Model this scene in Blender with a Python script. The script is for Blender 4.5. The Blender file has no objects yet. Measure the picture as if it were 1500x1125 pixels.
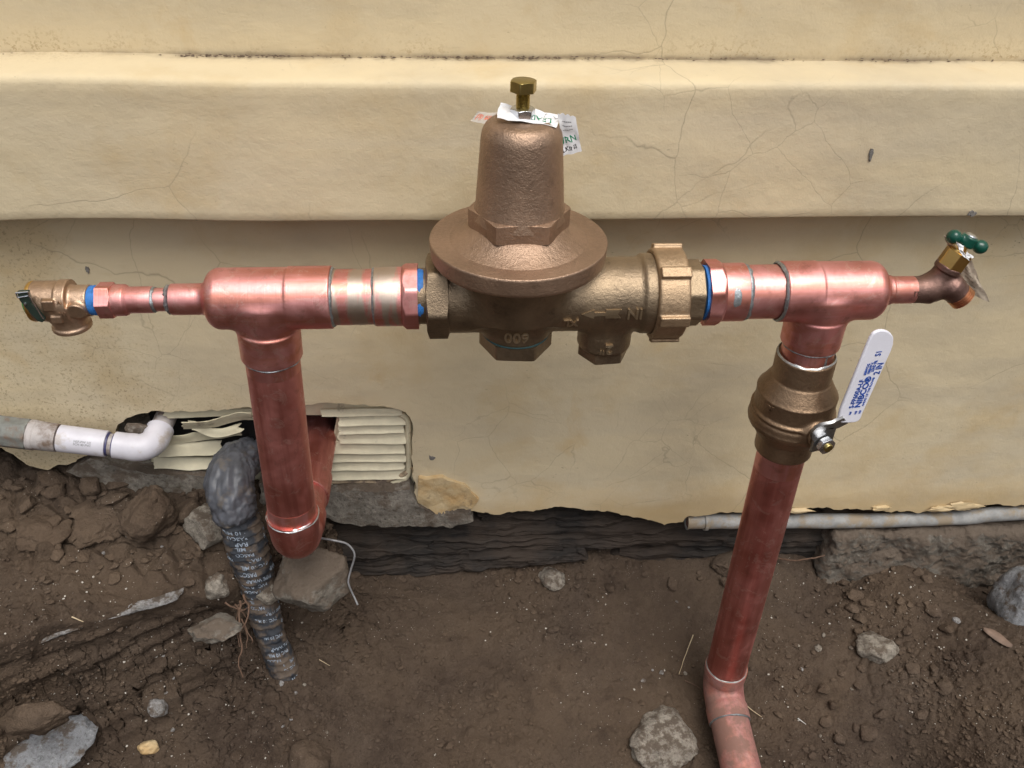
import bpy, bmesh, math, random
import numpy as np
from mathutils import Vector, Matrix
from mathutils.geometry import delaunay_2d_cdt
R = math.radians
random.seed(7); rng = np.random.default_rng(7)
scn = bpy.context.scene
col = scn.collection

# ------------------------------------------------------------------ camera
F = 1257.0; CX, CY = 750.0, 562.5
SL, YW, NV = -0.0203, 0.070, 1740.0
Xc = np.array([1, SL, YW]); Xc /= np.linalg.norm(Xc)
Dc = np.array([-(SL*NV + YW*F), NV, F]); Dc /= np.linalg.norm(Dc)
Zc = -Dc; Yc = np.cross(Zc, Xc)
RM = np.stack([Xc, Yc, Zc], axis=1)                 # world -> camera
CAM = -RM.T @ (0.84*np.array([7/F, -130.5/F, 1.0]))
def ray(px, py): return RM.T @ np.array([(px-CX)/F, (py-CY)/F, 1.0])
def W(px, py, y):                                    # point of the plane y=const seen at a pixel
    d = ray(px, py); return CAM + d*((y-CAM[1])/d[1])
def Wz(px, py, z):
    d = ray(px, py); return CAM + d*((z-CAM[2])/d[2])
def Wpl(px, py, p0, n):
    d = ray(px, py); return CAM + d*(np.dot(np.array(p0)-CAM, n)/np.dot(d, n))
def proj(p):
    q = RM @ (np.array(p)-CAM); return CX+F*q[0]/q[2], CY+F*q[1]/q[2]
cd = bpy.data.cameras.new('camera'); cam = bpy.data.objects.new('camera', cd); col.objects.link(cam)
M = Matrix(((RM[0][0], -RM[1][0], -RM[2][0], CAM[0]), (RM[0][1], -RM[1][1], -RM[2][1], CAM[1]),
            (RM[0][2], -RM[1][2], -RM[2][2], CAM[2]), (0, 0, 0, 1)))
cam.matrix_world = M
cd.sensor_width = 36; cd.lens = F/1500*36; cd.clip_start = 0.02; cd.clip_end = 200
scn.camera = cam
# ------------------------------------------------------------------ light
SUN_EL, SUN_AZ = 64, 18                              # azimuth from behind the camera, towards the right
wd = bpy.data.worlds.new('World'); scn.world = wd; wd.use_nodes = True
nt = wd.node_tree; bg = nt.nodes['Background']
sk = nt.nodes.new('ShaderNodeTexSky'); sk.sky_type = 'NISHITA'; sk.sun_disc = False
sk.sun_elevation = R(SUN_EL); sk.sun_rotation = R(180-SUN_AZ)
sk.air_density = 1.0; sk.dust_density = 6.0; sk.ozone_density = 1.0
hs = nt.nodes.new('ShaderNodeHueSaturation'); hs.inputs['Saturation'].default_value = 0.22
nt.links.new(sk.outputs[0], hs.inputs['Color']); nt.links.new(hs.outputs[0], bg.inputs[0])
bg.inputs[1].default_value = 0.12
sd = bpy.data.lights.new('sun', 'SUN'); sd.energy = 1.3; sd.angle = R(38); sd.color = (1, 0.955, 0.88)
sun = bpy.data.objects.new('sun', sd); col.objects.link(sun)
sv = Vector((math.sin(R(SUN_AZ))*math.cos(R(SUN_EL)), -math.cos(R(SUN_AZ))*math.cos(R(SUN_EL)), math.sin(R(SUN_EL))))
sun.rotation_euler = sv.to_track_quat('Z', 'Y').to_euler()
vs = scn.view_settings; vs.view_transform = 'Standard'; vs.look = 'None'; vs.exposure = 0.20; vs.gamma = 1.0; vs.use_curve_mapping = False
scn.cycles.max_bounces = 8

# ------------------------------------------------------------------ noise (numpy)
def _h(ix, iy, iz, s):
    n = (ix*374761393 + iy*668265263 + iz*2147483647*3 + s*974634777).astype(np.int64)
    n = (n ^ (n >> 13))*1274126177 & 0xffffffff
    n = (n ^ (n >> 16)) & 0xffffffff
    return n/4294967295.0
def vnoise(p, s=0):
    p = np.asarray(p, float); i = np.floor(p).astype(np.int64); f = p-i; f = f*f*f*(f*(f*6-15)+10)
    out = 0
    for dx in (0, 1):
        for dy in (0, 1):
            for dz in (0, 1):
                w = (f[..., 0] if dx else 1-f[..., 0])*(f[..., 1] if dy else 1-f[..., 1])*(f[..., 2] if dz else 1-f[..., 2])
                out = out + w*_h(i[..., 0]+dx, i[..., 1]+dy, i[..., 2]+dz, s)
    return out*2-1
def fbm(p, scale, oct=4, s=0, gain=.5):
    p = np.asarray(p, float)*scale; a = 1; t = 0; o = 0
    for k in range(oct):
        o = o + a*vnoise(p*(2.03**k)+k*17.3, s+k); t += a; a *= gain
    return o/t
def worley(x, y, scale, s=0, jit=.9):                # 2-D cells: nearest, second nearest, id
    x = x*scale; y = y*scale; ix = np.floor(x).astype(np.int64); iy = np.floor(y).astype(np.int64)
    d1 = np.full(x.shape, 9.0); d2 = np.full(x.shape, 9.0); idv = np.zeros(x.shape)
    for dx in (-1, 0, 1):
        for dy in (-1, 0, 1):
            cx = ix+dx; cy = iy+dy; z = np.zeros_like(cx)
            px = cx+.5+jit*(_h(cx, cy, z, s)-.5); py = cy+.5+jit*(_h(cx, cy, z, s+1)-.5)
            d = np.hypot(x-px, y-py); idn = _h(cx, cy, z, s+2)
            c = d < d1
            d2 = np.where(c, d1, np.minimum(d2, d)); idv = np.where(c, idn, idv); d1 = np.where(c, d, d1)
    return d1, d2, idv

# ------------------------------------------------------------------ mesh helpers
class MB:
    def __init__(s): s.v = []; s.f = []; s.n = 0
    def add(s, v, f):
        v = np.asarray(v, float).reshape(-1, 3); s.v.append(v)
        s.f += [tuple(int(i)+s.n for i in q) for q in f]; s.n += len(v); return s
def merge(*parts):
    m = MB()
    for p in parts: m.add(*p)
    return np.concatenate(m.v), m.f
def empty(name, loc, label=None, cat=None, group=None):
    o = bpy.data.objects.new(name, None); col.objects.link(o); o.location = tuple(loc); o.empty_display_size = .02
    tag(o, label, cat, group); return o
def tag(o, label=None, cat=None, group=None, kind=None):
    if label: o['label'] = label
    if cat: o['category'] = cat
    if group: o['group'] = group
    if kind: o['kind'] = kind
    return o
def base(o):
    l = np.zeros(3)
    while o is not None: l = l+np.array(o.location); o = o.parent
    return l
def obj(name, vf, m, parent=None, smooth=True, ang=35, origin=None, label=None, kind=None):
    v, f = vf; v = np.asarray(v, float).reshape(-1, 3)
    if parent is not None: off = base(parent); loc = np.zeros(3)
    else: off = np.array(origin if origin is not None else (0, 0, 0), float); loc = off
    me = bpy.data.meshes.new(name); vv = v-off
    if isinstance(f, np.ndarray) and f.ndim == 2:
        k = f.shape[1]; me.vertices.add(len(vv)); me.vertices.foreach_set('co', vv.astype(np.float32).ravel())
        me.loops.add(f.size); me.loops.foreach_set('vertex_index', f.astype(np.int32).ravel())
        me.polygons.add(len(f)); me.polygons.foreach_set('loop_start', np.arange(0, f.size, k, dtype=np.int32))
        me.update(calc_edges=True); me.validate()
    else:
        me.from_pydata(vv.tolist(), [], [tuple(int(i) for i in q) for q in f]); me.validate()
    if smooth:
        me.shade_smooth()
        if ang: me.set_sharp_from_angle(angle=R(ang))
    me.materials.append(m)
    o = bpy.data.objects.new(name, me); col.objects.link(o)
    if parent is not None: o.parent = parent
    o.location = tuple(off) if parent is None else (0, 0, 0)
    if label: o['label'] = label
    if kind: o['kind'] = kind
    return o
def frame(d, up=(0, 0, 1)):
    d = np.array(d, float); d /= np.linalg.norm(d); up = np.array(up, float)
    if abs(np.dot(d, up)) > .95: up = np.array((0, 1.0, 0))
    a = np.cross(up, d); a /= np.linalg.norm(a); b = np.cross(d, a)
    return a, b, d                                   # a, b across, d along
def rprof(pts, rad=.0006, n=3):                      # round the corners of a profile
    out = [pts[0]]
    for i in range(1, len(pts)-1):
        p0, p1, p2 = map(np.array, (pts[i-1], pts[i], pts[i+1]))
        a = p0-p1; b = p2-p1; la, lb = np.linalg.norm(a), np.linalg.norm(b)
        if la < 1e-9 or lb < 1e-9: out.append(tuple(p1)); continue
        if np.dot(a, b)/la/lb < -.97: out.append(tuple(p1)); continue
        r = min(rad, la*.45, lb*.45); q0 = p1+a/la*r; q1 = p1+b/lb*r
        for k in range(n+1):
            t = k/n; out.append(tuple((1-t)**2*q0+2*t*(1-t)*p1+t*t*q1))
    out.append(pts[-1]); return out
def lathe(p0, d, prof, n=72, rad=.0006, rfun=None, wob=0, seed=0, up=(0, 0, 1)):
    a, b, d = frame(d, up); p0 = np.array(p0, float); pr = rprof(prof, rad) if rad else prof
    th = np.arange(n)/n*2*math.pi; V = []
    for t, r in pr:
        rr = np.full(n, r)
        if rfun is not None: rr = rfun(t, th, rr)
        if wob: rr = rr+wob*fbm(np.stack([np.cos(th)*2, np.sin(th)*2, np.full(n, t*60)], 1), 1, 2, seed)
        V.append(p0+d*t+np.outer(rr*np.cos(th), a)+np.outer(rr*np.sin(th), b))
    m = len(pr); V = np.concatenate(V); Fs = []
    for i in range(m-1):
        for j in range(n): Fs.append((i*n+j, i*n+(j+1) % n, (i+1)*n+(j+1) % n, (i+1)*n+j))
    if pr[0][1] > 1e-6: Fs.append(tuple(reversed(range(n))))
    if pr[-1][1] > 1e-6: Fs.append(tuple(range((m-1)*n, m*n)))
    return V, Fs
def hexprism(p0, d, L, R0, cham0=0, cham1=0, rot=0, n=96, up=(0, 0, 1), k=6, step=.6):
    ap = R0*math.cos(math.pi/k)
    def rf(t, th, rr):
        a = (th-rot) % (2*math.pi/k)-math.pi/k; h = ap/np.cos(a)
        h = np.minimum(h, R0*.985)
        lim = np.full_like(h, 9.0)
        if cham0: lim = np.minimum(lim, ap*.97+t*(1/step))
        if cham1: lim = np.minimum(lim, ap*.97+(L-t)*(1/step))
        return np.minimum(h, lim)
    ts = [0]
    c = (R0-ap*.97)*step
    ks = 7
    if cham0: ts += [c*i/ks for i in range(1, ks+1)]
    if cham1: ts += [L-c*i/ks for i in range(ks, 0, -1)]
    ts.append(L); pr = [(t, 1) for t in ts]
    return lathe(p0, d, pr, n, 0, rf, up=up)
def sweep(path, rad, n=24, caps=True, twist=None):
    P = np.array(path, float); m = len(P); rad = np.broadcast_to(rad, (m,)).astype(float)
    T = np.gradient(P, axis=0); T /= np.linalg.norm(T, axis=1)[:, None]
    a, b, _ = frame(T[0]); th = np.arange(n)/n*2*math.pi; V = []
    for i in range(m):
        a = a-T[i]*np.dot(a, T[i]); a /= np.linalg.norm(a); b = np.cross(T[i], a)
        V.append(P[i]+rad[i]*(np.outer(np.cos(th), a)+np.outer(np.sin(th), b)))
    V = np.concatenate(V); Fs = []
    for i in range(m-1):
        for j in range(n): Fs.append((i*n+j, i*n+(j+1) % n, (i+1)*n+(j+1) % n, (i+1)*n+j))
    if caps: Fs.append(tuple(reversed(range(n)))); Fs.append(tuple(range((m-1)*n, m*n)))
    return V, Fs
def bez(pts, n=40):                                  # Catmull-Rom through points
    P = [np.array(p, float) for p in pts]; P = [2*P[0]-P[1]]+P+[2*P[-1]-P[-2]]; out = []
    k = len(P)-3
    for i in range(k):
        for t in np.linspace(0, 1, max(2, n//k), endpoint=(i == k-1)):
            a, b, c, d = P[i:i+4]
            out.append(.5*((2*b)+(-a+c)*t+(2*a-5*b+4*c-d)*t*t+(-a+3*b-3*c+d)*t**3))
    return np.array(out)
def box(c, s, rot=None):
    c = np.array(c, float); s = np.array(s, float)/2
    v = np.array([(x, y, z) for x in (-1, 1) for y in (-1, 1) for z in (-1, 1)])*s
    if rot is not None: v = v@np.array(rot).T
    return v+c, [(0, 1, 3, 2), (4, 6, 7, 5), (0, 4, 5, 1), (2, 3, 7, 6), (0, 2, 6, 4), (1, 5, 7, 3)]
# ---- signed distance fields and surface nets
def s_cyl(P, a, b, r, rd=0.0):
    a = np.array(a, float); b = np.array(b, float); d = b-a; L = np.linalg.norm(d); d /= L
    q = P-a; t = q@d; rr = np.linalg.norm(q-t[..., None]*d, axis=-1)
    x = rr-r+rd; y = np.abs(t-L/2)-L/2+rd
    return np.minimum(np.maximum(x, y), 0)+np.hypot(np.maximum(x, 0), np.maximum(y, 0))-rd
def s_cone(P, a, b, r0, r1):                          # capped cone
    a = np.array(a, float); b = np.array(b, float); d = b-a; L = np.linalg.norm(d); d /= L
    q = P-a; t = q@d; rr = np.linalg.norm(q-t[..., None]*d, axis=-1)
    k = (r1-r0)/L; return np.maximum((rr-(r0+k*t))/math.hypot(1, k), np.abs(t-L/2)-L/2)
def s_sph(P, c, r): return np.linalg.norm(P-np.array(c), axis=-1)-r
def s_box(P, c, s, rot=None, rd=0):
    q = P-np.array(c)
    if rot is not None: q = q@np.array(rot)
    q = np.abs(q)-np.array(s)/2+rd
    return np.linalg.norm(np.maximum(q, 0), axis=-1)+np.minimum(q.max(-1), 0)-rd
def s_tor(P, c, ax, R0, r):
    q = P-np.array(c); ax = np.array(ax, float)/np.linalg.norm(ax); t = q@ax
    rr = np.linalg.norm(q-t[..., None]*ax, axis=-1); return np.hypot(rr-R0, t)-r
def su(a, b, k):
    h = np.clip(.5+.5*(b-a)/k, 0, 1); return b*(1-h)+a*h-k*h*(1-h)
def ss(a, b, k): return -su(-a, b, k)                 # a minus b
def surfnet(f, lo, hi, h, newton=3):
    lo = np.array(lo, float); hi = np.array(hi, float); n = np.ceil((hi-lo)/h).astype(int)+1
    ax = [lo[i]+h*np.arange(n[i]) for i in range(3)]
    G = np.stack(np.meshgrid(*ax, indexing='ij'), -1)
    V = np.empty(tuple(n))
    for i in range(n[0]): V[i] = f(G[i])
    V[V == 0] = 1e-9
    ins = V < 0
    c = np.zeros(tuple(n-1), int)
    for dx in (0, 1):
        for dy in (0, 1):
            for dz in (0, 1): c += ins[dx:n[0]-1+dx, dy:n[1]-1+dy, dz:n[2]-1+dz]
    act = (c > 0) & (c < 8); idx = -np.ones(tuple(n-1), int); ii = np.argwhere(act); idx[act] = np.arange(len(ii))
    acc = np.zeros((len(ii), 3)); cnt = np.zeros(len(ii))
    cor = [(x, y, z) for x in (0, 1) for y in (0, 1) for z in (0, 1)]
    for a in cor:
        for b in cor:
            if sum(b) == sum(a)+1 and sum(abs(np.array(a)-b)) == 1:
                va = V[tuple((ii+a).T)]; vb = V[tuple((ii+b).T)]; m = (va < 0) != (vb < 0)
                t = np.where(m, va/np.where(m, va-vb, 1), 0)
                acc[m] += (np.array(a)+t[:, None]*(np.array(b)-a))[m]; cnt[m] += 1
    P = lo+h*(ii+acc/cnt[:, None])
    Q = []
    for d in range(3):
        e = [0, 0, 0]; e[d] = 1; u, v = (d+1) % 3, (d+2) % 3
        A = ins[tuple(slice(0, n[k]-1) if k == d else slice(1, n[k]-1) for k in range(3))]
        B = ins[tuple(slice(1, n[k]) if k == d else slice(1, n[k]-1) for k in range(3))]
        m = np.argwhere(A != B)
        sg = A[tuple(m.T)]
        off = np.zeros(3, int); off[u] = 1; off[v] = 1; b0 = m+off
        def cc(du, dv):
            q = b0.copy(); q[:, u] -= du; q[:, v] -= dv; return idx[tuple(q.T)]
        q = np.stack([cc(1, 1), cc(0, 1), cc(0, 0), cc(1, 0)], 1); q[~sg] = q[~sg][:, ::-1]; Q.append(q)
    Q = np.concatenate(Q)
    e = h*.05
    for _ in range(newton):
        v0 = f(P); g = np.stack([f(P+np.eye(3)[k]*e)-v0 for k in range(3)], 1)/e
        st = v0[:, None]*g/np.maximum((g*g).sum(1), .05)[:, None]; P = P-np.clip(st, -h*.4, h*.4)
    return P, Q
# ---- text
_tc = {}
def textmesh(s, size, ext=0.0):
    k = (s, size, ext)
    if k not in _tc:
        cu = bpy.data.curves.new('lettering', 'FONT'); cu.body = s; cu.size = size; cu.align_x = 'CENTER'; cu.align_y = 'CENTER'
        cu.extrude = ext; cu.resolution_u = 3; cu.offset = size*.018
        o = bpy.data.objects.new('lettering', cu); col.objects.link(o)
        me = o.to_mesh(); v = np.array([q.co[:] for q in me.vertices]).reshape(-1, 3); f = [tuple(p.vertices) for p in me.polygons]
        o.to_mesh_clear(); bpy.data.objects.remove(o); bpy.data.curves.remove(cu); _tc[k] = (v, f)
    return _tc[k]
def maptext(s, size, fn, ext=0.0, bold=1.0):
    v, f = textmesh(s, size, ext); return np.array([fn(*p) for p in v]), f
# ------------------------------------------------------------------ materials
class NT:
    def __init__(s, name):
        s.m = bpy.data.materials.new(name); s.m.use_nodes = True; s.t = s.m.node_tree; s.b = s.t.nodes['Principled BSDF']
        s.tc = s.t.nodes.new('ShaderNodeTexCoord'); s.geo = s.t.nodes.new('ShaderNodeNewGeometry'); s.pos = s.geo.outputs['Position']
    def L(s, a, b): s.t.links.new(a, b)
    def set(s, inp, v):
        if hasattr(v, 'is_output') or isinstance(v, bpy.types.NodeSocket): s.L(v, inp)
        elif isinstance(v, (tuple, list)) and len(v) == 3 and inp.type == 'RGBA': inp.default_value = (*v, 1)
        else: inp.default_value = v
    def map(s, sc=(1, 1, 1), rot=(0, 0, 0), loc=(0, 0, 0), vec=None):
        n = s.t.nodes.new('ShaderNodeMapping'); s.L(vec or s.pos, n.inputs[0]); n.inputs['Scale'].default_value = sc
        n.inputs['Rotation'].default_value = rot; n.inputs['Location'].default_value = loc; return n.outputs[0]
    def noise(s, scale, det=4, rough=.55, vec=None, dist=0):
        n = s.t.nodes.new('ShaderNodeTexNoise'); s.L(vec or s.pos, n.inputs['Vector']); n.inputs['Scale'].default_value = scale
        n.inputs['Detail'].default_value = det; n.inputs['Roughness'].default_value = rough; n.inputs['Distortion'].default_value = dist
        return n.outputs[0]
    def vor(s, scale, feat='F1', vec=None, rand=1, out='Distance'):
        n = s.t.nodes.new('ShaderNodeTexVoronoi'); n.feature = feat; s.L(vec or s.pos, n.inputs['Vector']); n.inputs['Scale'].default_value = scale
        n.inputs['Randomness'].default_value = rand; return n.outputs[out]
    def ramp(s, fac, stops, interp='LINEAR'):
        n = s.t.nodes.new('ShaderNodeValToRGB'); s.L(fac, n.inputs[0]); cr = n.color_ramp; cr.interpolation = interp
        while len(cr.elements) < len(stops): cr.elements.new(.5)
        for e, (p, c) in zip(cr.elements, stops):
            e.position = p; e.color = (c, c, c, 1) if isinstance(c, (int, float)) else (*c, 1)
        return n.outputs[0]
    def mix(s, fac, a, b, mode='MIX'):
        n = s.t.nodes.new('ShaderNodeMix'); n.data_type = 'RGBA'; n.blend_type = mode
        s.set(n.inputs[0], fac); s.set(n.inputs[6], a); s.set(n.inputs[7], b); return n.outputs[2]
    def math(s, op, a, b=0.0, clamp=False):
        n = s.t.nodes.new('ShaderNodeMath'); n.operation = op; n.use_clamp = clamp; s.set(n.inputs[0], a); s.set(n.inputs[1], b); return n.outputs[0]
    def warp(s, scale, amt, vec=None, det=2):
        n = s.t.nodes.new('ShaderNodeTexNoise'); s.L(vec or s.pos, n.inputs['Vector']); n.inputs['Scale'].default_value = scale; n.inputs['Detail'].default_value = det
        a = s.t.nodes.new('ShaderNodeVectorMath'); a.operation = 'SUBTRACT'; s.L(n.outputs['Color'], a.inputs[0]); a.inputs[1].default_value = (.5, .5, .5)
        b = s.t.nodes.new('ShaderNodeVectorMath'); b.operation = 'SCALE'; s.L(a.outputs[0], b.inputs[0]); b.inputs['Scale'].default_value = amt
        c = s.t.nodes.new('ShaderNodeVectorMath'); c.operation = 'ADD'; s.L(b.outputs[0], c.inputs[0]); s.L(vec or s.pos, c.inputs[1]); return c.outputs[0]
    def sep(s, vec=None):
        n = s.t.nodes.new('ShaderNodeSeparateXYZ'); s.L(vec or s.pos, n.inputs[0]); return n.outputs
    def bump(s, h, strength=.5, dist=.001, nrm=None):
        n = s.t.nodes.new('ShaderNodeBump'); s.L(h, n.inputs['Height']); n.inputs['Strength'].default_value = strength; n.inputs['Distance'].default_value = dist
        if nrm is not None: s.L(nrm, n.inputs['Normal'])
        return n.outputs[0]
    def fin(s, base, metal=0.0, rough=.6, nrm=None, spec=None):
        s.set(s.b.inputs['Base Color'], base); s.set(s.b.inputs['Metallic'], metal); s.set(s.b.inputs['Roughness'], rough)
        if spec is not None: s.b.inputs['Specular IOR Level'].default_value = spec
        if nrm is not None: s.L(nrm, s.b.inputs['Normal'])
        return s.m
def m_wall(name, tint=(1, 1, 1), dirt=0.5, zj=None, low=False):
    n = NT(name); big = n.noise(2.3, 4, .6); mid = n.noise(9, 5, .6)
    t = lambda c: tuple(a*b for a, b in zip(c, tint))
    c = n.mix(n.ramp(big, [(.3, 0), (.7, 1)]), t((.655, .54, .345)), t((.60, .515, .36)))
    c = n.mix(n.math('MULTIPLY', n.ramp(mid, [(.50, 0), (.68, 1)]), .6), c, t((.56, .43, .24)))
    st = n.noise(3.2, 5, .65, n.map((1, 1, 3.2), loc=(5, 0, 2)))
    c = n.mix(n.math('MULTIPLY', n.ramp(st, [(.5, 0), (.68, 1)]), .45), c, t((.43, .37, .27)))
    st2 = n.noise(1, 5, .6, n.map((2.2, 2, 14), rot=(0, .03, 0), loc=(2, 0, 7)), .4)
    c = n.mix(n.math('MULTIPLY', n.ramp(st2, [(.48, 0), (.70, 1)]), .4), c, t((.50, .44, .34)))
    c = n.mix(n.math('MULTIPLY', n.ramp(n.noise(6, 5, .6, n.map(loc=(4, 8, 1)), .8), [(.60, 0), (.75, 1)]), .6), c, t((.52, .36, .16)))
    if zj is not None:                               # grime lodged along the joint above the band
        zw = n.math('ADD', n.sep()[2], n.math('MULTIPLY', n.math('SUBTRACT', n.noise(22, 5, .7), .5), .010)); d = n.math('ADD', n.math('ABSOLUTE', n.math('SUBTRACT', zw, zj)), n.math('MULTIPLY', n.math('MAXIMUM', n.math('SUBTRACT', .203, n.sep()[1]), 0.0), .30))
        f = n.math('MULTIPLY', n.ramp(d, [(0, 1), (.0016, .8), (.0045, 0)]), n.ramp(n.noise(6, 5, .7, n.map(loc=(1, 2, 3))), [(.36, 0), (.54, .7)]))
        c = n.mix(f, c, (.17, .125, .085))
        f = n.math('MULTIPLY', n.ramp(n.math('SUBTRACT', n.sep()[2], zj), [(0, 0), (.001, 1), (.03, 0)]), n.ramp(n.noise(260, 4, .7), [(.52, 0), (.62, .8)])); f = n.math('MULTIPLY', f, n.ramp(n.noise(8, 4, .6, n.map(loc=(5, 5, 5))), [(.42, 0), (.6, 1)]))
        c = n.mix(f, c, (.36, .26, .14))
    if low:                                          # splashed soil towards the ground and at the left end
        g = n.math('ADD', n.math('MULTIPLY', n.math('SUBTRACT', -.22, n.sep()[2]), 2.2), n.math('MULTIPLY', n.math('SUBTRACT', -.22, n.sep()[0]), 2.0)); g = n.math('ADD', g, n.math('MULTIPLY', n.math('SUBTRACT', n.noise(9, 5, .65), .5), 2.0))
        f = n.math('MULTIPLY', n.ramp(g, [(.15, 0), (.8, 1)]), n.ramp(n.noise(260, 5, .75), [(.54, 0), (.62, .7)])); c = n.mix(f, c, (.22, .17, .10))
        e_ = n.math('ADD', n.math('SUBTRACT', -.415, n.sep()[2]), n.math('MULTIPLY', n.math('SUBTRACT', n.noise(11, 5, .65, n.map(loc=(3, 3, 3))), .5), .16)); c = n.mix(n.ramp(e_, [(0, 0), (.06, .6)]), c, (.50, .36, .18))
        f = n.math('MULTIPLY', n.ramp(g, [(.3, 0), (1.2, .32)]), n.ramp(n.noise(24, 5, .7), [(.42, 0), (.6, 1)])); c = n.mix(f, c, (.34, .26, .15))
    # fine dark specks, scuffs
    sp = n.noise(170, 3, .7, n.map((1, 1, 1.6), rot=(0, .5, 0))); spm = n.noise(7, 3, .6, n.map(loc=(3, 1, 4)))
    c = n.mix(n.math('MULTIPLY', n.ramp(sp, [(.66, 0), (.72, 1)]), n.ramp(spm, [(.45, 0), (.7, dirt)])), c, (.16, .13, .10))
    # hairline cracks
    wv = n.warp(9, .05, det=4); cr = n.vor(5.5, 'DISTANCE_TO_EDGE', wv); crm = n.noise(3.4, 3, .55, n.map(loc=(9, 2, 1)))
    ck = n.math('MULTIPLY', n.ramp(cr, [(0, 1), (.0022, .7), (.0042, 0)]), n.ramp(crm, [(.51, 0), (.62, .9)]))
    wv2 = n.warp(16, .03, n.map(loc=(2, 5, 3)), 4); cr2 = n.vor(12, 'DISTANCE_TO_EDGE', wv2); crm2 = n.noise(4.6, 3, .5, n.map(loc=(1, 7, 2)))
    ck2 = n.math('MULTIPLY', n.ramp(cr2, [(0, 1), (.0065, 0)]), n.ramp(crm2, [(.53, 0), (.63, .7)]))
    ck = n.math('MAXIMUM', ck, ck2)
    c = n.mix(n.math('MULTIPLY', ck, .5), c, (.17, .14, .10))
    h = n.math('ADD', n.math('MULTIPLY', n.noise(14, 5, .6), 1.0), n.math('MULTIPLY', n.noise(420, 5, .7), .10))
    h = n.math('SUBTRACT', h, n.math('MULTIPLY', ck, .04))
    return n.fin(c, 0, n.ramp(n.noise(30), [(.3, .55), (.7, .8)]), n.bump(h, .5, .006), .3)
def m_copper(name, dull=0.0, seed=0, axis='x'):
    n = NT(name); lo = (seed*1.3, seed*.7, seed)
    sc = {'x': (4, 60, 60), 'z': (60, 60, 4), 'y': (60, 4, 60)}[axis]; br = {'x': (900, 25, 25), 'z': (25, 25, 900), 'y': (25, 900, 25)}[axis]
    st = n.noise(1, 4, .6, n.map(sc, loc=lo)); bl = n.noise(28, 5, .62, n.map(loc=lo), .6); br_ = n.noise(1, 3, .6, n.map(br, loc=lo))
    a = (.72, .305, .285) if not dull else (.60, .22, .19); b = (.78, .385, .375) if not dull else (.68, .29, .26); d = (.64, .25, .17) if not dull else (.42, .13, .105)
    c = n.mix(n.ramp(bl, [(.35, 0), (.65, 1)]), a, b)
    c = n.mix(n.math('MULTIPLY', n.ramp(st, [(.45, 0), (.62, 1)]), .7), c, d)
    dk = n.noise(85, 4, .65, n.map(loc=(seed, 3, 1))); c = n.mix(n.math('MULTIPLY', n.ramp(dk, [(.56, 0), (.72, 1)]), .45), c, (.36, .16, .13)); fx = n.noise(40, 6, .75, n.map(loc=(seed, 8, 4)), 1.2); c = n.mix(n.math('MULTIPLY', n.ramp(fx, [(.56, 0), (.60, 1), (.66, 0)]), .35), c, (.80, .58, .52))
    rg = n.math('ADD', n.ramp(bl, [(.3, .31+.05*dull), (.7, .50+.04*dull)]), n.math('MULTIPLY', br_, .08))
    h = n.math('ADD', n.math('MULTIPLY', br_, .25), n.math('MULTIPLY', n.noise(60, 4, .5, n.map(loc=lo)), 1.0))
    return n.fin(c, 1.0, rg, n.bump(h, .42, .0010))
def m_bronze(name, a, b, grain=1.0, rough=.42, metal=.9):
    n = NT(name); bl = n.noise(18, 5, .62); gr = n.noise(900, 2, .6); g2 = n.noise(260, 3, .6)
    c = n.mix(n.ramp(bl, [(.35, 0), (.65, 1)]), a, b)
    c = n.mix(n.math('MULTIPLY', n.ramp(n.noise(50, 5, .7, n.map(loc=(3, 3, 3))), [(.58, 0), (.72, 1)]), .5), c, tuple(.45*x for x in a))
    c = n.mix(n.math('MULTIPLY', n.ramp(g2, [(.4, 0), (.75, 1)]), .35), c, tuple(min(1, 1.7*x) for x in a))
    h = n.math('ADD', n.math('MULTIPLY', gr, .6), n.math('MULTIPLY', g2, .9))
    return n.fin(c, metal, n.ramp(bl, [(.3, rough), (.7, rough+.12)]), n.bump(h, .6*grain, .0008))
def m_plain(name, c, metal=0, rough=.5, var=.15, scale=60, bs=.2, dirt=None, dirtm=(.58, .7)):
    n = NT(name); v = n.noise(scale, 4, .6)
    cc = n.mix(n.ramp(v, [(.3, 0), (.7, 1)]), tuple(x*(1-var) for x in c), tuple(min(1, x*(1+var)) for x in c))
    if dirt: cc = n.mix(n.ramp(n.noise(scale*.6, 5, .7, n.map(loc=(2, 4, 1))), [(dirtm[0], 0), (dirtm[1], 1)]), cc, dirt)
    return n.fin(cc, metal, rough, n.bump(n.noise(scale*4, 3), bs, .0005))
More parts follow.
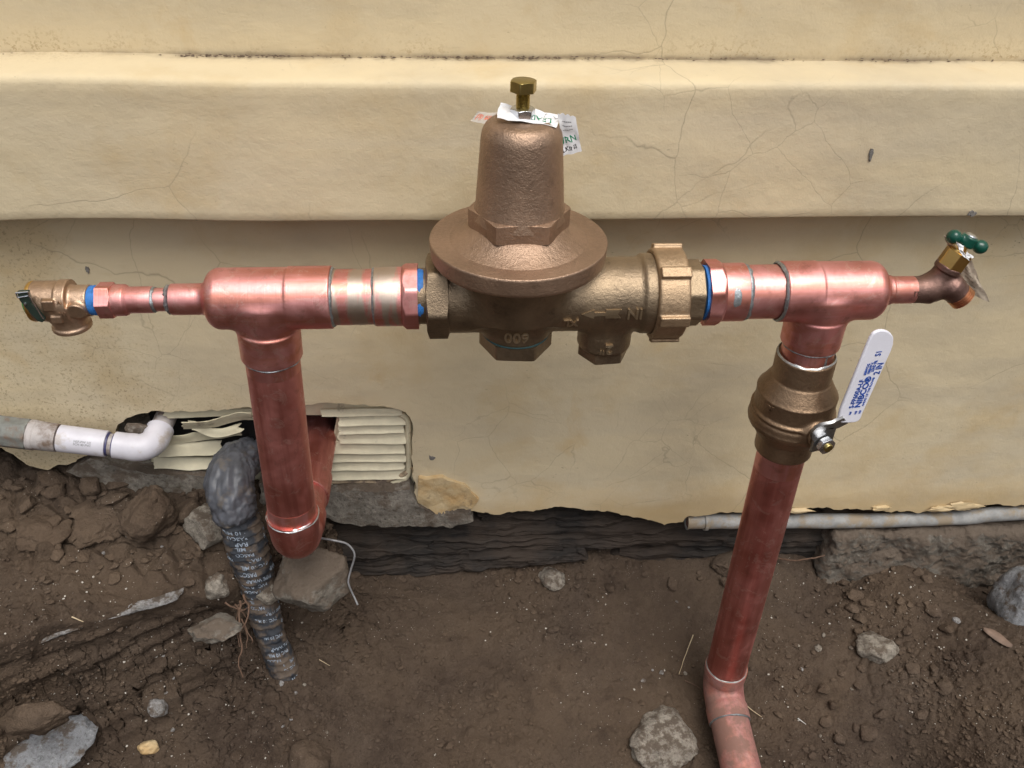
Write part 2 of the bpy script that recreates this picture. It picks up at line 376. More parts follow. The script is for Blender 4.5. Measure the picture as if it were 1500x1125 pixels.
def m_soil(name, k=1.0):
    n = NT(name); a = n.noise(7, 5, .62); b = n.noise(60, 5, .7); c0 = n.noise(420, 3, .7)
    s = lambda c: tuple(x*k for x in c)
    c = n.mix(n.ramp(a, [(.35, 0), (.65, 1)]), s((.050, .035, .026)), s((.084, .062, .046)))
    c = n.mix(n.math('MULTIPLY', n.ramp(b, [(.45, 0), (.75, 1)]), .6), c, s((.115, .086, .066)))
    c = n.mix(n.math('MULTIPLY', n.ramp(c0, [(.35, 1), (.5, 0)]), .5), c, s((.024, .016, .012)))
    c = n.mix(n.math('MULTIPLY', n.ramp(n.noise(3.5, 5, .65, n.map(loc=(6, 2, 2)), .5), [(.42, 0), (.62, 1)]), .55), c, s((.105, .074, .050)))
    c = n.mix(n.math('MULTIPLY', n.ramp(n.noise(14, 6, .7, n.map(loc=(1, 2, 9))), [(.56, 0), (.68, 1)]), .5), c, s((.034, .023, .017)))
    # tiny pale grit
    vp = n.vor(420); c = n.mix(n.math('MULTIPLY', n.ramp(vp, [(.10, 1), (.16, 0)]), n.ramp(n.noise(26, 3, .6, n.map(loc=(4, 4, 4))), [(.55, 0), (.68, .8)])), c, (.42, .37, .30))
    vp2 = n.vor(150, 'F1', n.map(loc=(7, 1, 3))); c = n.mix(n.math('MULTIPLY', n.ramp(vp2, [(.07, 1), (.10, 0)]), n.ramp(n.noise(9, 3, .6, n.map(loc=(8, 4, 4))), [(.5, 0), (.62, .9)])), c, (.5, .46, .4))
    h = n.math('ADD', n.math('MULTIPLY', b, 1.2), n.math('MULTIPLY', c0, .45)); h = n.math('ADD', h, n.math('MULTIPLY', n.noise(180, 4, .65), .7))
    return n.fin(c, 0, .95, n.bump(h, .9, .004), .15)
def m_stone(name, a, b, soil=.5, scale=30):
    n = NT(name); v = n.noise(scale, 7, .72); w = n.noise(scale*7, 5, .75); nz = n.sep(n.geo.outputs['Normal'])[2]
    c = n.mix(n.ramp(v, [(.38, 0), (.62, 1)]), a, b)
    c = n.mix(n.math('MULTIPLY', n.ramp(w, [(.55, 0), (.68, 1)]), .6), c, tuple(min(1, x*1.55) for x in b))
    c = n.mix(n.math('MULTIPLY', n.ramp(w, [(.34, 1), (.46, 0)]), .7), c, tuple(x*.35 for x in a))
    dust = n.math('ADD', n.math('MULTIPLY', n.noise(scale*1.4, 6, .7, n.map(loc=(3, 1, 2))), 1.6), n.math('MULTIPLY', nz, .26*soil))
    c = n.mix(n.ramp(dust, [(.88-soil*.10, 0), (1.06-soil*.10, .9)]), c, (.125, .097, .075))
    return n.fin(c, 0, .95, n.bump(n.math('ADD', v, n.math('MULTIPLY', w, .55)), 1, .006), .12)
ZJ = float(W(750, 84, .205)[2]); MW = m_wall('stucco_paint', zj=ZJ); MW2 = m_wall('stucco_paint_lower', (.97, .97, .97), .8, None, True)
CU = m_copper('copper_x', 0, 0, 'x'); CUZ = m_copper('copper_z', 0, 3, 'z'); CUD = m_copper('copper_dull', 1, 5, 'z'); CUY = m_copper('copper_y', 1, 8, 'y')
SOLD = m_plain('solder', (.36, .39, .41), .85, .42, .3, 300, .6)
BZ = m_bronze('bronze_bonnet', (.31, .215, .155), (.42, .29, .205), 1.4, .44); BZD = m_bronze('bronze_body', (.19, .142, .096), (.33, .25, .165), 1.2, .38)
BZL = m_bronze('bronze_rubbed', (.38, .30, .20), (.50, .40, .28), .6, .32)
BZU = m_bronze('bronze_nut', (.37, .265, .17), (.45, .325, .21), 1.3, .44); BZB = m_bronze('bronze_ball', (.23, .155, .098), (.33, .23, .15), 1.1, .40)
BRK = m_bronze('bronze_bibb', (.17, .10, .085), (.24, .15, .12), .8, .42); BRV = m_bronze('bronze_relief', (.42, .29, .20), (.50, .36, .26), .8, .36)
BRASS = m_plain('brass', (.70, .46, .16), 1, .28, .1); GOLD = m_plain('yellow_zinc', (.45, .36, .14), 1, .30, .2, 90); STEEL = m_plain('zinc_steel', (.62, .64, .68), 1, .25, .2, 120)
STEELD = m_plain('steel_plate', (.38, .38, .38), 1, .38, .25, 120)
BLUE = m_plain('blue_tape', (.03, .17, .50), 0, .55, .2, 200, .5); GREEN = m_plain('green_enamel', (.004, .062, .042), 0, .22, .1, 40, .05)
GRING = m_plain('green_plastic', (.03, .22, .05), 0, .4); LEVB = m_plain('relief_lever_metal', (.035, .055, .045), .4, .35)
WHITE = m_plain('white_vinyl', (.74, .74, .82), 0, .38, .04, 40, .05); INK = m_plain('blue_ink', (.03, .10, .45), 0, .5)
PAPER = m_plain('paper', (.74, .74, .76), 0, .75, .06, 70, .3); INKG = m_plain('green_ink', (.01, .20, .10), 0, .6); INKK = m_plain('grey_ink', (.25, .25, .26), 0, .6)
PAPERB = m_plain('beige_tag', (.50, .42, .33), 0, .7, .2, 120, .3, (.32, .26, .2), (.5, .7)); INKR = m_plain('red_ink', (.75, .22, .14), 0, .6); CLR = m_plain('greyish_label', (.55, .50, .44), 0, .3)
BLACKR = m_plain('black_rubber', (.02, .02, .02), 0, .6)
PVC = m_plain('white_pvc', (.63, .62, .68), 0, .38, .08, 40, .1, (.40, .33, .25), (.58, .76)); PVCO = m_plain('old_pvc', (.40, .37, .36), 0, .6, .2, 60, .5, (.17, .12, .09), (.45, .62))
PVCG = m_plain('dirty_green_nut', (.17, .175, .16), 0, .7, .3, 70, .6, (.17, .12, .09), (.5, .62)); PRIM = m_plain('purple_primer', (.05, .05, .13), 0, .4)
CHIP = m_plain('chipped_grey', (.17, .16, .15), 0, .8, .4, 400, .9)
CONC2 = m_stone('buried_concrete', (.135, .118, .098), (.22, .20, .17), 1.3, 18)
GREYP = m_plain('grey_conduit', (.27, .27, .265), 0, .75, .25, 60, .9, (.26, .21, .15), (.46, .60))
TAPE = m_plain('black_tape', (.030, .034, .042), 0, .36, .35, 40, .5, (.17, .15, .12), (.60, .75)); TAPEP = m_plain('grey_tape', (.085, .09, .105), .0, .42, .35, 50, .6, (.15, .125, .095), (.56, .70))
TXT = m_plain('pale_blue_print', (.28, .33, .40), 0, .6, .3, 300)
MUD = m_soil('mud', 1.15)
VENTM = m_plain('vent_paint', (.60, .55, .40), .0, .55, .1, 50, .4, (.22, .18, .13), (.60, .74)); RUST = m_plain('rusty_edge', (.35, .27, .18), 0, .8, .4, 70, .8, (.12, .09, .07), (.48, .6))
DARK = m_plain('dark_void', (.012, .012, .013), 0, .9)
SOIL = m_soil('soil'); SOILL = m_soil('soil_clod', 1.25)
CONC = m_stone('concrete', (.18, .162, .138), (.28, .255, .22), .7, 22); ROCK = m_stone('rubble_stone', (.24, .21, .175), (.37, .335, .285), .5, 45)
ROCKG = m_stone('grey_rock', (.21, .215, .225), (.33, .34, .36), .35, 30); SLAB = m_stone('slab', (.27, .26, .25), (.42, .41, .41), .45, 60)
def m_ochre():
    n = NT('ochre_render'); c = n.mix(n.ramp(n.noise(26, 5, .65), [(.40, 0), (.62, 1)]), (.47, .31, .14), (.56, .44, .26)); c = n.mix(n.ramp(n.noise(70, 5, .7), [(.58, 0), (.70, .8)]), c, (.24, .17, .10))
    return n.fin(c, 0, .85, n.bump(n.noise(90, 5, .7), .9, .003))
def m_wood():
    n = NT('rotten_wood'); v = n.noise(1, 6, .7, n.warp(14, .03, n.map((6, 60, 110)))); w = n.noise(12, 4, .6)
    c = n.mix(n.ramp(v, [(.35, 0), (.62, 1)]), (.008, .007, .007), (.042, .035, .030)); c = n.mix(n.math('MULTIPLY', n.ramp(w, [(.44, 0), (.60, 1)]), .85), c, (.052, .038, .029))
    return n.fin(c, 0, .75, n.bump(v, 1, .006), .3)
WOOD = m_wood(); ROOT = m_plain('root', (.12, .07, .045), 0, .8, .3, 200); WIRE = m_plain('grey_wire', (.25, .25, .26), .3, .5, .2); STRAW = m_plain('straw', (.50, .40, .26), 0, .7, .2)
ORNG = m_ochre(); PALE = m_plain('pale_grit', (.52, .49, .44), 0, .8, .25, 300)

def Xp(px, py=None, y=0.0):                          # world x of a pixel column on the pipe run
    py = 431+(750-px)*.0155 if py is None else py
    return W(px, py, y)[0]

# ================================================================== WALL
YL, YF, YU = 0.185, 0.140, 0.205                     # lower wall, band face, wall above the band
wall = empty('house_wall', (0, YL, -0.6), 'cream painted stucco house wall with a projecting band, hairline cracks and a crumbled lower edge', 'wall')
def jag(pts, amp, n_per=12, seed=0):                 # ragged polyline through points (x, z)
    out = []
    for i in range(len(pts)-1):
        a, b = np.array(pts[i], float), np.array(pts[i+1], float); L = np.linalg.norm(b-a); k = max(1, int(L/.004))
        t = np.arange(k)/k; out += list(a+np.outer(t, b-a))
    out = np.array(out); q = np.stack([out[:, 0], out[:, 1], np.zeros(len(out))], 1)
    out = out+amp*np.stack([fbm(q, 60, 4, seed, .6), fbm(q, 60, 4, seed+9, .6)*1.3], 1)
    return [tuple(p) for p in out]
def pz(px, py, y=YL): w = W(px, py, y); return (w[0], w[2])
zt = pz(750, 322, YF)[1]                             # bottom of the band
edge_px = [(1500, 737), (1420, 739), (1330, 748), (1230, 741), (1100, 746), (1010, 753), (1000, 764), (973, 765), (941, 757), (922, 750), (877, 746), (832, 739),
           (784, 743), (765, 747), (726, 751), (694, 745), (672, 742), (650, 748), (635, 750), (613, 736), (608, 715), (606, 690), (604, 650), (603, 618), (592, 602), (560, 596),
           (500, 592), (430, 592), (360, 595), (300, 600), (250, 602), (222, 601), (205, 606), (188, 613), (176, 622), (170, 634), (150, 652), (127, 668), (102, 680), (68, 688), (38, 680), (15, 664), (0, 655)]
ed = [pz(*p) for p in edge_px]
rag = jag([(1.6, ed[0][1]-.01)]+ed+[(-1.6, ed[-1][1]-.01)], .0052, seed=3)
loop = rag+[(-1.6, zt+.004), (1.6, zt+.004)]
def tri_panel(loop, step=.012, x0=-.85, x1=.85, amp=.0018, y=YL, thick=.016, curl=None):
    P2 = [Vector(p) for p in loop]; n = len(P2); zs = [p[1] for p in loop]
    lp = np.array(loop)
    gx, gz = np.meshgrid(np.arange(x0, x1, step), np.arange(min(zs), max(zs), step)); g = np.stack([gx.ravel(), gz.ravel()], 1)
    ins = np.zeros(len(g), bool)
    for i in range(n):
        a, b = lp[i], lp[(i+1) % n]
        c = ((a[1] > g[:, 1]) != (b[1] > g[:, 1]))
        with np.errstate(divide='ignore', invalid='ignore'): xx = (b[0]-a[0])*(g[:, 1]-a[1])/(b[1]-a[1])+a[0]
        ins ^= c & (g[:, 0] < xx)
    dm = np.min(np.hypot(g[:, None, 0]-lp[None, ::3, 0], g[:, None, 1]-lp[None, ::3, 1]), axis=1); g = g[ins & (dm > step*.5)]
    allp = P2+[Vector(p) for p in g]
    r = delaunay_2d_cdt(allp, [(i, (i+1) % n) for i in range(n)], [], 1, 1e-7)
    v = np.array([tuple(p) for p in r[0]]); f = [tuple(q) for q in r[2]]
    V3 = np.stack([v[:, 0], np.full(len(v), y), v[:, 1]], 1)
    V3[:, 1] += amp*fbm(V3, 7, 3, 5)
    if curl is not None: V3[:, 1] += curl(V3)
    # orientation towards -y
    a, b, c = V3[f[0][0]], V3[f[0][1]], V3[f[0][2]]
    if np.cross(b-a, c-a)[1] > 0: f = [tuple(reversed(q)) for q in f]
    cnt = {}
    for q in f:
        for i in range(len(q)): e = (q[i], q[(i+1) % len(q)]); cnt[e] = cnt.get(e, 0)+1
    N = len(V3); back = V3+np.array([0, thick, 0]); F2 = list(f)
    for (i, j) in list(cnt):
        if (j, i) not in cnt: F2.append((j, i, i+N, j+N))
    return np.concatenate([V3, back]), F2
def low_curl(V): # slight swelling towards the broken edge
    return -.004*np.exp(-np.maximum(0, V[:, 2]+.455)/.02)
obj('lower_render', tri_panel(loop, curl=low_curl), MW2, wall, ang=30, label='shaded lower render with a ragged broken bottom edge')
# band: profile swept along x with gentle waviness
zb0, zb1 = zt, W(750, 121, YF)[2]
zcr = W(750, 84, YU)[2]
prof = [(YL+.012, zb0+.010), (YF+.006, zb0+.001), (YF+.0018, zb0+.0004), (YF, zb0+.003), (YF+.0005, zb0+.04), (YF, (zb0+zb1)/2), (YF+.0005, zb1-.03), (YF, zb1-.006),
        (YF+.001, zb1-.002), (YF+.0035, zb1+.0006), (YF+.008, zb1+.0022), (YF+(YU-YF)*.6, zb1*.4+zcr*.6+.001), (YU+.006, zcr)]
# denser subdivision
pp = []
for a, b in zip(prof[:-1], prof[1:]):
    k = max(1, int(math.dist(a, b)/.008))
    for i in range(k): pp.append((a[0]+(b[0]-a[0])*i/k, a[1]+(b[1]-a[1])*i/k))
pp.append(prof[-1]); pp = np.array(pp)
xs = np.concatenate([[-6, -3, -1.5], np.arange(-.9, .9, .012), [1.5, 3, 6]])
G = np.stack([np.repeat(xs, len(pp)), np.tile(pp[:, 0], len(xs)), np.tile(pp[:, 1], len(xs))], 1)
G[:, 2] += .0032*vnoise(np.stack([G[:, 0]*4.5, G[:, 0]*0, np.round(G[:, 2]*2)], 1), 4)*(np.abs(G[:, 0]) < 1)
G[:, 1] += .0022*fbm(G, 6, 3, 8)
m_ = len(pp); Fb = [(i*m_+j, i*m_+j+1, (i+1)*m_+j+1, (i+1)*m_+j) for i in range(len(xs)-1) for j in range(m_-1)]
obj('band', (G, [tuple(reversed(q)) for q in Fb]), MW, wall, ang=0, label='projecting horizontal band with a sloped bright top')
xs2 = np.concatenate([[-6, -3, -1.5], np.arange(-.9, .9, .02), [1.5, 3, 6]]); zs2 = np.concatenate([zcr-.002+np.arange(0, .3, .01), [.6, 1.2, 2.6]])
G = np.stack([np.repeat(xs2, len(zs2)), np.full(len(xs2)*len(zs2), YU), np.tile(zs2, len(xs2))], 1)
G[:, 1] += .002*fbm(G, 7, 3, 3)+.0006*(G[:, 2] < zcr+.001)
m_ = len(zs2); Fb = [(i*m_+j, (i+1)*m_+j, (i+1)*m_+j+1, i*m_+j+1) for i in range(len(xs2)-1) for j in range(m_-1)]
obj('upper_render', (G, Fb), MW, wall, ang=0)
for k_, (a_, b_, w_, h_, y_) in enumerate([(1277, 226, 5, 15, YF), (1425, 313, 13, 6, YF), (128, 396, 5, 8, YL), (632, 671, 10, 7, YL), (1148, 625, 9, 5, YL)]):
    c_ = W(a_, b_, y_-.0013); th_ = np.arange(18)/18*2*math.pi; rr_ = 1+1.0*fbm(np.stack([np.cos(th_)*2.2, np.sin(th_)*2.2, 0*th_+k_], 1), 1, 4, 77, .7)
    v_ = np.stack([c_[0]+rr_*np.cos(th_)*w_*.4/1000, np.full(18, c_[1]), c_[2]+rr_*np.sin(th_)*h_*.5/1000], 1); v_ = np.concatenate([v_, v_+[0, .004, 0]])
    obj('chip_mark', (v_, [tuple(range(18)), tuple(reversed(range(18, 36)))]+[((i+1) % 18, i, i+18, (i+1) % 18+18) for i in range(18)]), CHIP, wall, smooth=False)
# dirt line in the joint between the band and the wall above it: grit lodged in the corner
bm = MB()
for i in range(1600):
    x = rng.uniform(-.75, .75)
    if rng.random() > .12+1.6*max(0, fbm(np.array([[x, 0, 0]]), 7, 3, 77)[0]): continue
    s = rng.uniform(.0003, .0012); c = np.array([x, YU-.0015-rng.random()**2*.006, zcr+.0006+rng.normal()*.0006])
    v = rng.normal(size=(6, 3)); v = np.array([[1, 0, 0], [-1, 0, 0], [0, 1, 0], [0, -1, 0], [0, 0, 1], [0, 0, -1]])*rng.uniform(.5, 1.2, (6, 1))*s*np.array([2.4, 1, .7])
    bm.add(v+c, [(0, 2, 4), (2, 1, 4), (1, 3, 4), (3, 0, 4), (2, 0, 5), (1, 2, 5), (3, 1, 5), (0, 3, 5)])
obj('joint_grit', (np.concatenate(bm.v), bm.f), m_plain('joint_dirt', (.12, .085, .06), 0, .9, .3, 200), wall, smooth=False, kind='stuff')
# concrete footing behind the render (recessed), dark
obj('footing', box((0, YL+.16, zt-.30), (12, .2, .62)), CONC, wall, smooth=False)

# foundation opening and void behind the vent
zv0, zv1 = W(400, 722, .20)[2], W(400, 598, .20)[2]
xv0, xv1 = W(228, 660, .20)[0], W(600, 660, .20)[0]
# ================================================================== VENT
vent = empty('foundation_vent', ((xv0+xv1)/2, .2, zv0), 'cream painted metal louvre vent torn open at its left, set low in the wall', 'vent')
YV = .198
def vp(px, py, y=YV): return W(px, py, y)
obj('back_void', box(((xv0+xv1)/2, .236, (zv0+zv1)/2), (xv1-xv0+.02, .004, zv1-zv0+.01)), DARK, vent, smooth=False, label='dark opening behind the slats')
def slat(pa, pb, hpx, y=YV, tilt=.007, curve=None, thick=.0018, m=VENTM, seed=0, amp=.0012, endj=.002, cut=0):
    # pa, pb: pixel ends of the slat's centre line; hpx its height in pixels
    A = vp(*pa, y); B = vp(*pb, y); n = 26; V = []
    h = hpx/F*1.19
    ks = 5
    for i in range(n+1):
        t = i/n; c = A+(B-A)*t
        for j in range(ks):
            s = j/(ks-1)-.5; p = c+np.array([0, tilt*s-.0012*(1-4*s*s)-(.0016 if j == 0 else 0), h*s])   # top leans back, bottom out
            if curve: p = p+np.array(curve(t, s))
            p = p+amp*fbm((p*1.0)[None], 28, 3, seed)[0]*np.array([0, 1, .8])
            if i in (0, n): p = p+np.array([endj*vnoise(np.array([[s*9, seed, i]]), 5)[0], 0, 0])
            V.append(p)
    V = np.array(V); N = len(V); Fq = []
    for i in range(n):
        for j in range(ks-1): Fq.append((i*ks+j, (i+1)*ks+j, (i+1)*ks+j+1, i*ks+j+1))
    Bk = V+np.array([0, thick, 0]); F2 = list(Fq)+[tuple(reversed([k+N for k in q])) for q in Fq]
    for i in range(n): F2.append((i*ks, i*ks+N, (i+1)*ks+N, (i+1)*ks)); F2.append((i*ks+ks-1, (i+1)*ks+ks-1, (i+1)*ks+ks-1+N, i*ks+ks-1+N))
    for j in range(ks-1):
        F2.append((j, j+1, j+1+N, j+N)); q = n*ks; F2.append((q+j, q+j+N, q+j+1+N, q+j+1))
    return np.concatenate([V, Bk]), F2
yr = [(613, 13), (626, 12), (639.5, 14), (654, 15), (667.5, 12), (679.5, 12), (692.5, 14)]
for i, (y, h) in enumerate(yr):
    obj('slat', slat((496 if i < 3 else (486 if i < 5 else 478), y+1.5), (594-(i % 2)*2, y), h+.5, YV, .009, seed=i, amp=.0014), VENTM, vent)
obj('slat', slat((470, 605), (590, 603), 9, YV-.002, .003, seed=11), VENTM, vent, label='plain flat strip at the top of the vent')
obj('slat', slat((240, 607), (372, 603), 9, YV-.002, .003, seed=12), VENTM, vent, label='plain flat strip over the torn half')
def vplate(px, y, th, lab): 
    c = [vp(a, b, y) for a, b in px]; k = len(c); obj('frame', (np.array(c+[p+np.array([0, th, 0]) for p in c]), [tuple(reversed(range(k))), tuple(range(k, 2*k))]+[(i, (i+1) % k, (i+1) % k+k, i+k) for i in range(k)]), VENTM, vent, smooth=False, label=lab)
vplate([(498, 588), (608, 590), (606, 716), (480, 718), (484, 660)], YV+.0075, .003, 'back of the frame behind the sound slats')
vplate([(238, 588), (608, 588), (600, 608), (238, 608)], YV+.006, .003, 'flat top rail of the frame')
vplate([(222, 664), (420, 664), (420, 720), (222, 720)], YV+.009, .003, 'lower left part of the frame')
# torn half
obj('slat', slat((236, 646), (352, 632), 15, YV-.004, -.004, seed=21, amp=.003), VENTM, vent, label='bent slat pulled downwards')
obj('slat', slat((232, 660), (325, 656), 17, YV-.006, .008, seed=22), VENTM, vent)
obj('slat', slat((226, 678), (312, 679), 13, YV-.004, .008, seed=23, amp=.003), VENTM, vent)
obj('slat', slat((280, 613), (374, 612), 19, YV-.010, -.010, lambda t, s: (0, -.014*(1-t)**2, -.004*math.sin(t*5)), seed=24, amp=.003, endj=.012), VENTM, vent, label='torn slat end curled outwards')
obj('slat', slat((284, 622), (352, 626), 11, YV-.006, .004, lambda t, s: (0, -.010*math.sin(t*3.1), -.004*math.sin(t*3.1)), seed=25, amp=.002, endj=.008), VENTM, vent, label='thin curled strip of torn slat')
# frame around the right-hand part
fr = merge(sweep(bez([vp(472, 712), vp(540, 712), vp(578, 707), vp(596, 697), vp(599, 675), vp(598, 640), vp(597, 616), vp(588, 606)], 50), .0045, 10))
obj('frame', fr, VENTM, vent, label='rounded rim on the right side of the vent')
fr2 = sweep(bez([vp(470, 706), vp(520, 705), vp(560, 704), vp(592, 694), vp(603, 684)], 30), [.0038+.0014*vnoise(np.array([[i*.7, 0, 0]]), 4)[0] for i in range(len(bez([vp(470, 706), vp(520, 705), vp(560, 704), vp(592, 694), vp(603, 684)], 30)))], 8)
obj('sill', fr2, RUST, vent, label='rusty crusted bottom lip')

# ================================================================== rough blocks
def rock_vf(c, s, seed, h=None, planes=14, rough=.075, flat=None, det=26, rot=0.0):
    g = np.random.default_rng(seed); nrm = g.normal(size=(planes, 3)); nrm /= np.linalg.norm(nrm, axis=1)[:, None]
    hh = g.uniform(.72, 1.0, planes)
    if flat is not None:
        for d_, k in flat: nrm = np.vstack([nrm, np.array(d_)/np.linalg.norm(d_)]); hh = np.append(hh, k)
    b = bmesh.new(); bmesh.ops.create_icosphere(b, subdivisions=h or 4, radius=1.0); d = np.array([v.co[:] for v in b.verts]); f = [tuple(v.index for v in q.verts) for q in b.faces]; b.free()
    d /= np.linalg.norm(d, axis=1)[:, None]
    dn = d@nrm.T; rr = hh/np.maximum(dn, .08); k = 26.0
    r = -np.log(np.exp(-k*rr).sum(1)+np.exp(-k*1.15))/k
    p = d*r[:, None]
    p = p*(1+rough*fbm(p+seed, 2.2, 2, seed)[:, None]*1.6+rough*1.1*fbm(p+seed, 6, 5, seed+3, .68)[:, None])
    p = p*np.array(s)
    cr, sr = math.cos(rot), math.sin(rot); p = p@np.array([[cr, sr, 0], [-sr, cr, 0], [0, 0, 1]])
    return p+np.array(c), f
def rock(name, c, s, m, label, cat, seed, group=None, **kw):
    o = obj(name, rock_vf(c, s, seed, **kw), m, None, True, 50, origin=(c[0], c[1], c[2]-s[2]))
    return tag(o, label, cat, group)
# ragged mortar ledge under the vent
def crust(name, poly_px, y, depth, m, label, cat, seed, amp=.004):
    lp = jag([pz(*p, y) for p in poly_px]+[pz(*poly_px[0], y)], amp, seed=seed)
    vf = tri_panel(lp, .006, -.9, .9, .006, y, depth, curl=lambda V: .004*fbm(V, 60, 4, seed, .6)+.012*0)
    o = obj(name, vf, m, None, True, 40, origin=(W(*poly_px[0], y))); return tag(o, label, cat)
crust('mortar_ledge', [(380, 708), (470, 722), (600, 716), (612, 738), (636, 750), (690, 748), (692, 764), (660, 774), (600, 768), (530, 770), (470, 758), (380, 770)], YL-.006, .05, CONC,
      'rough grey mortar ledge directly under the louvre vent', 'mortar', 31)
crust('loose_render', [(612, 702), (648, 700), (680, 712), (702, 732), (693, 745), (676, 741), (660, 750), (638, 752), (628, 742), (611, 736)], YL-.0065, .012, ORNG,
      'ochre stained bulging flake of render beside the bottom corner of the vent', 'plaster', 33, .003)
crust('mortar_crust', [(130, 672), (180, 690), (228, 694), (330, 700), (345, 722), (250, 730), (160, 716), (96, 692)], YL-.002, .05, CONC, 'grey soil stained mortar under the torn half of the vent', 'mortar', 35)
# concrete footing block on the right
def fblock():
    c0 = W(1222, 775, .175); x0 = c0[0]; zt_ = W(1350, 768, .19)[2]
    f = lambda P: s_box(P, (x0+.22, .30, zt_-.15), (.44, .26, .30), rd=.012)+.010*fbm(P, 16, 3, 41)+.009*fbm(P, 55, 5, 42, .68)
    return surfnet(f, (x0-.03, .14, zt_-.24), (x0+.40, .30, zt_+.03), .0028, 2)
o = obj('footing_block', fblock(), CONC2, None, True, 0, origin=W(1350, 870, .19)); tag(o, 'rough grey concrete footing block under the conduit at the right', 'concrete block')

# ================================================================== ROTTEN TIMBER
tim = empty('rotten_timber', W(780, 830, .21), 'black rotten timber beam exposed below the broken render', 'timber')
def plank(pa, pb, hpx, y, th, seed, bulge=.006):
    A = W(*pa, y); B = W(*pb, y); n = 120; ks = 22; h = hpx/F*1.35; V = []
    t = np.linspace(0, 1, n+1)[:, None]; s = np.linspace(-.5, .5, ks)[None, :]
    c = A+(B-A)*t
    X = c[:, None, 0]+0*s; Z = c[:, None, 2]+h*s; q = np.stack([X*9, Z*150, 0*X+seed], -1)
    Z = Z+.004*fbm(np.stack([X, 0*X, 0*X+seed], -1), 14, 3, seed+8)
    Y = y-bulge*(1-(2*s)**4)+.008*fbm(q, 1, 4, seed, .65)+.010*fbm(np.stack([X, 0*X, Z*1.6], -1), 26, 4, seed)
    e = h*.22*fbm(np.stack([X*14, np.sign(s)*3+0*X, 0*X+seed], -1), 1, 4, seed+2)
    Z = Z+e*(np.abs(s) > .4)
    X = X+(.02*fbm(np.stack([0*X, Z*90, 0*X+seed], -1), 1, 3, seed+5))*((t < .01) | (t > .99))
    V = np.stack([X, Y, Z], -1).reshape(-1, 3); N = len(V)
    Fq = [(i*ks+j, (i+1)*ks+j, (i+1)*ks+j+1, i*ks+j+1) for i in range(n) for j in range(ks-1)]
    Bk = V.copy(); Bk[:, 1] = y+th; F2 = list(Fq)
    for i in range(n): F2.append((i*ks, i*ks+N, (i+1)*ks+N, (i+1)*ks)); F2.append((i*ks+ks-1, (i+1)*ks+ks-1, (i+1)*ks+ks-1+N, i*ks+ks-1+N))
    for j in range(ks-1): F2.append((j, j+1, j+1+N, j+N)); qq = n*ks; F2.append((qq+j, qq+j+N, qq+j+1+N, qq+j+1))
    return np.concatenate([V, Bk]), F2
for i, a in enumerate([((470, 790), (1230, 776), 50, .212, .03), ((470, 836), (820, 812), 34, .200, .03), ((640, 795), (1230, 790), 26, .204, .03),
                       ((480, 812), (690, 806), 26, .203, .02), ((575, 838), (860, 812), 20, .196, .02), ((700, 757), (1000, 762), 20, .216, .02), ((900, 812), (1240, 806), 36, .210, .03), ((470, 862), (700, 858), 30, .205, .02)]):
    obj('plank', plank(*a, seed=50+i), WOOD, tim, ang=50)

# ================================================================== CONDUIT on the right
cnd = empty('grey_conduit', W(1012, 764, .186), 'grey plastic conduit with an open packed end along the foot of the wall', 'pipe')
ca = [W(x, y, .188) for x, y in ((1006, 764), (1100, 763), (1230, 763), (1330, 761), (1420, 757), (1520, 750))]+[W(1560, 748, .188)+np.array([.6, 0, 0])]
pth = bez(ca, 120); obj('tube', sweep(pth, .0116+.0009*fbm(pth, 30, 3, 6), 28, caps=False), GREYP, cnd, ang=60)
dC = pth[3]-pth[0]; dC /= np.linalg.norm(dC)
obj('collar', lathe(pth[0]+dC*.026, dC, [(0, .0128), (0, .0142), (.006, .0142), (.006, .0128)], 40, .0005), GREYP, cnd)
obj('end_rim', lathe(pth[0], -dC, [(-.001, .0125), (.0005, .0125), (.0005, .0100), (-.02, .0100)], 40, 0), GREYP, cnd)
obj('packing', rock_vf(pth[0]+dC*.004, (.004, .0095, .0095), 9, h=3, rough=.2), m_plain('brown_packing', (.16, .085, .07), 0, .9, .4, 300), cnd)
for i, (x, y, s) in enumerate([(1175, 748, .008), (1290, 744, .007), (1380, 745, .011), (1412, 742, .014)]):
    c = W(x, y, .178); o = obj('render_flake', rock_vf(c, (s*2, .004, s*.55), 70+i, h=3, rough=.25), MW2, None, True, 40, origin=c)
    tag(o, ['small cream render flake on the conduit left of the middle', 'thin cream render flake on the conduit near its middle', 'cream render flake on the conduit above the concrete block', 'largest cream render flake hanging on the conduit at the right'][i], 'plaster', 'flakes of render on the conduit')

